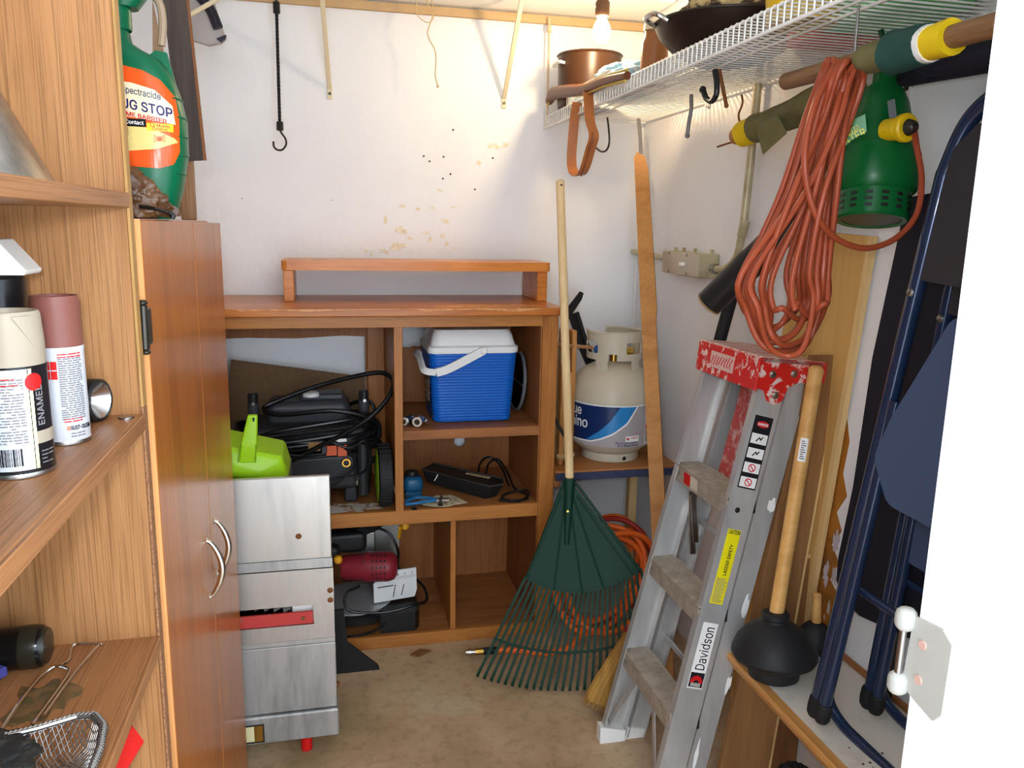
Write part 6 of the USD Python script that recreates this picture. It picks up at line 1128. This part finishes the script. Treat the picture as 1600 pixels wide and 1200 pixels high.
# folding chairs
nblue = plain('chair_blue', (34, 50, 80), .22, .25, coat=.5); sblue = plain('seat_blue', (66, 80, 108), .55); bgrey = plain('backrest_grey', (52, 48, 50), .6)
def chair(label, foot, dx, wid, first):
    t_ = Thing('folding_chair', label, 'folding chair', tuple(foot), group=None)
    F = np.asarray(foot, float); T_ = ax(1478, 262, 1.19) + [dx, 0, 0] if first else F + np.array([.03, -.085, 1.16])
    up = nz(T_ - F); wv = nz(np.array([.12, -1., 0])); wv = nz(wv - up * (wv @ up)); nv = np.cross(wv, up); nv = nv if nv[0] < 0 else -nv; L = np.linalg.norm(T_ - F)
    C = lambda u, v, o=0.: F + wv * u + up * v + nv * o
    r = .0165 if first else .0145
    # long frame: inverted U (back and front legs), with the round bottom bar
    t_.part('back_frame', MB().tube([C(0, .03), C(0, .5 * L), C(0, L - .08), C(.004, L), C(.03, L + .09), C(.09, L + .14), C(.16, L + .15), C(wid - .16, L + .15), C(wid - .09, L + .14), C(wid - .03, L + .09), C(wid, L), C(wid, .5 * L), C(wid, .03)], r, 14, k=8), nblue)
    bar = [C(.0, .13, -.012), C(.004, .075, -.014), C(.02, .035, -.016), C(.06, .012, -.020), C(.12, .006, -.022), C(wid - .12, .006, -.022), C(wid - .06, .012, -.020), C(wid - .02, .035, -.016), C(wid, .13, -.012)]
    t_.part('bottom_bar', MB().tube(bar, .0125, 12, k=8), nblue)
    for u in (0, wid): t_.part('foot_cap', MB().lathe([(0, -.004), (.014, -.004), (.019, .004), (.0205, .02), (.0195, .042), (.0170, .048), (0, .048)], frame(C(u, -.006), wv, z=up), 20), black_rubber)
    # rear legs: a shorter U folded between the uprights
    w2 = .05
    t_.part('rear_leg', MB().tube([C(w2, .05, .03), C(w2 - .01, .45 * L, .022), C(w2 - .02, .62 * L, .015)], .0135, 12), nblue); t_.part('rear_leg', MB().tube([C(wid - w2, .05, .03), C(wid - w2 + .01, .45 * L, .022), C(wid - w2 + .02, .62 * L, .015)], .0135, 12), nblue)
    for u in (w2, wid - w2): t_.part('foot_cap', MB().lathe([(0, -.004), (.013, -.004), (.017, .004), (.0185, .02), (.0175, .038), (.015, .042), (0, .042)], frame(C(u, .02, .03), wv, z=up), 20), black_rubber)
    t_.part('cross_bar', MB().cyl(C(0, .34, .0), C(wid, .34, .0), .009, n=12), nblue)
    t_.part('pivot_rivet', MB().lathe([(0, .005), (.006, .004), (.009, 0)], frame(C(.0, .80 * L, r * .95), wv, z=nv), 14), steel)
    seat = Polygon([(.10, .57), (.04, .65), (.06, .74), (.145, .97), (wid - .145, .97), (wid - .06, .74), (wid - .04, .65), (wid - .10, .57)]).buffer(-.04).buffer(.04).buffer(-.02).buffer(.02) if first else Polygon([(.05, .40), (wid - .05, .40), (wid - .03, .75), (.03, .75)])
    Ms2 = np.eye(4); Ms2[:3, 0], Ms2[:3, 1], Ms2[:3, 2], Ms2[:3, 3] = wv, up, np.cross(wv, up), F + nv * .035
    if not first: Ms2[:3, 3] = F + nv * .012
    t_.part('seat', MB().prism(seat, .016, Ms2), sblue)
    back = Polygon([(.015, L - .22), (wid - .015, L - .22), (wid - .015, L + .03), (wid - .06, L + .08), (.06, L + .08), (.015, L + .03)])
    Ms3 = Ms2.copy(); Ms3[:3, 3] = F + nv * .003; t_.part('backrest', MB().prism(back, .010, Ms3), bgrey)
    return t_
chair('dark blue steel folding chair leaning nearest the plunger, its tube frame shining', az(1274, 1112, .452), 0, .42, True)
chair('second dark blue folding chair, half behind the first and the door jamb', az(1356, 1098, .452), 0, .40, False)
# plungers
rub = plain('plunger_rubber', (34, 34, 36), .55, var=.12, scale=30); ph = wood('plunger_wood', (196, 142, 78), (218, 168, 100), 'x', 1.2, .4, .12, dist=.5)
def plunger(label, base, top, s, sticker):
    B = np.asarray(base, float); t_ = Thing('plunger', label, 'plunger', tuple(B)); d = nz(top - B)
    Mc = frame(B, (1, 0, 0), z=nz(np.array([d[0] * .5, d[1] * .5, d[2]]))) if sticker else frame(B, (1, 0, 0), z=(0, 0, 1))
    t_.part('cup', MB().lathe([(0, .012 * s), (.050 * s, .006 * s), (.056 * s, 0), (.062 * s, .004 * s), (.064 * s, .020 * s), (.066 * s, .032 * s), (.078 * s, .036 * s), (.100 * s, .050 * s), (.1065 * s, .062 * s), (.105 * s, .072 * s), (.094 * s, .098 * s), (.072 * s, .124 * s), (.046 * s, .140 * s), (.032 * s, .146 * s), (.031 * s, .152 * s), (.034 * s, .156 * s), (.034 * s, .166 * s), (.030 * s, .170 * s), (.018 * s, .171 * s), (0, .171 * s)], Mc, 64), rub)
    hb_ = Mc.dot([0, 0, .150 * s, 1])[:3]; dh = top - hb_
    hn = t_.part('handle', MB().lathe([(0, 0), (.0185, 0), (.0190, np.linalg.norm(dh) - .012), (.015, np.linalg.norm(dh) - .003), (.008, np.linalg.norm(dh)), (0, np.linalg.norm(dh))], np.eye(4), 28).add(trimesh.creation.icosphere(1, .0001)), ph, world=True) if False else None
    M_ = frame(hb_, dh, z=(0, -1, 0)); L = np.linalg.norm(dh); pm = MB().cyl((0, 0, 0), (L, 0, 0), .0180, .0188, n=28, c=.007).mesh(); pm.apply_transform(M_)
    hn = t_.part('handle', pm, ph)
    if sticker:
        o = nz(np.cross(dh, np.cross(nz(EYE - hb_), dh))); c0 = hb_ + dh * .62
        m_ = wrap(finegrid(sbox(-.010, 0, .010, .060), .0005, .003), .0188); m_.apply_transform(frame(c0, nz(o), z=dh)); t_.part('price_sticker', m_, white_label, parent=hn, smooth=60)
        mb_ = MB()
        for k in range(9): a = finegrid(sbox(-.006, .006 + k * .0055, .006 - (k % 3) * .002, .009 + k * .0055), .0003, .003); mb_.add(wrap(a, .0194), frame(c0, nz(o), z=dh))
        t_.part('sticker_print', mb_, grey_ink, parent=hn, smooth=False, kind='stuff')
    return t_
plunger('black rubber plunger with wooden handle standing on the white shelf', (1.088, 1.655, .4405), ay(1276, 572, 1.79), 1.0, True)
t = Thing('black_hose', 'ribbed black hose end under the white shelf', 'hose', (1.2, 1.55, .05)); P_ = catmull([(1.12, 1.62, .13), (1.16, 1.64, .15), (1.20, 1.63, .12), (1.22, 1.60, .04), (1.24, 1.5, .035), (1.22, 1.4, .035)], 12); t.part('hose', MB().add(sweep(P_, np.where(np.arange(len(P_)) % 2, .036, .040), 16)), black_rubber); t.part('cuff', MB().cyl(P_[0], P_[0] + (P_[0] - P_[2]) * .8, .043, n=20, c=.004), black_rubber)
t = Thing('small_plunger', 'black rubber cup half hidden behind the big plunger', 'plunger', (1.262, 1.74, .4405)); t.part('cup', MB().lathe([(0, .01), (.030, 0), (.034, .01), (.052, .03), (.050, .045), (.03, .075), (.016, .085), (0, .085)], tr(1.262, 1.745, .4405), 36), rub); t.part('handle', MB().cyl((1.262, 1.745, .515), (1.270, 1.765, .60), .012, n=18, c=.004), ph)
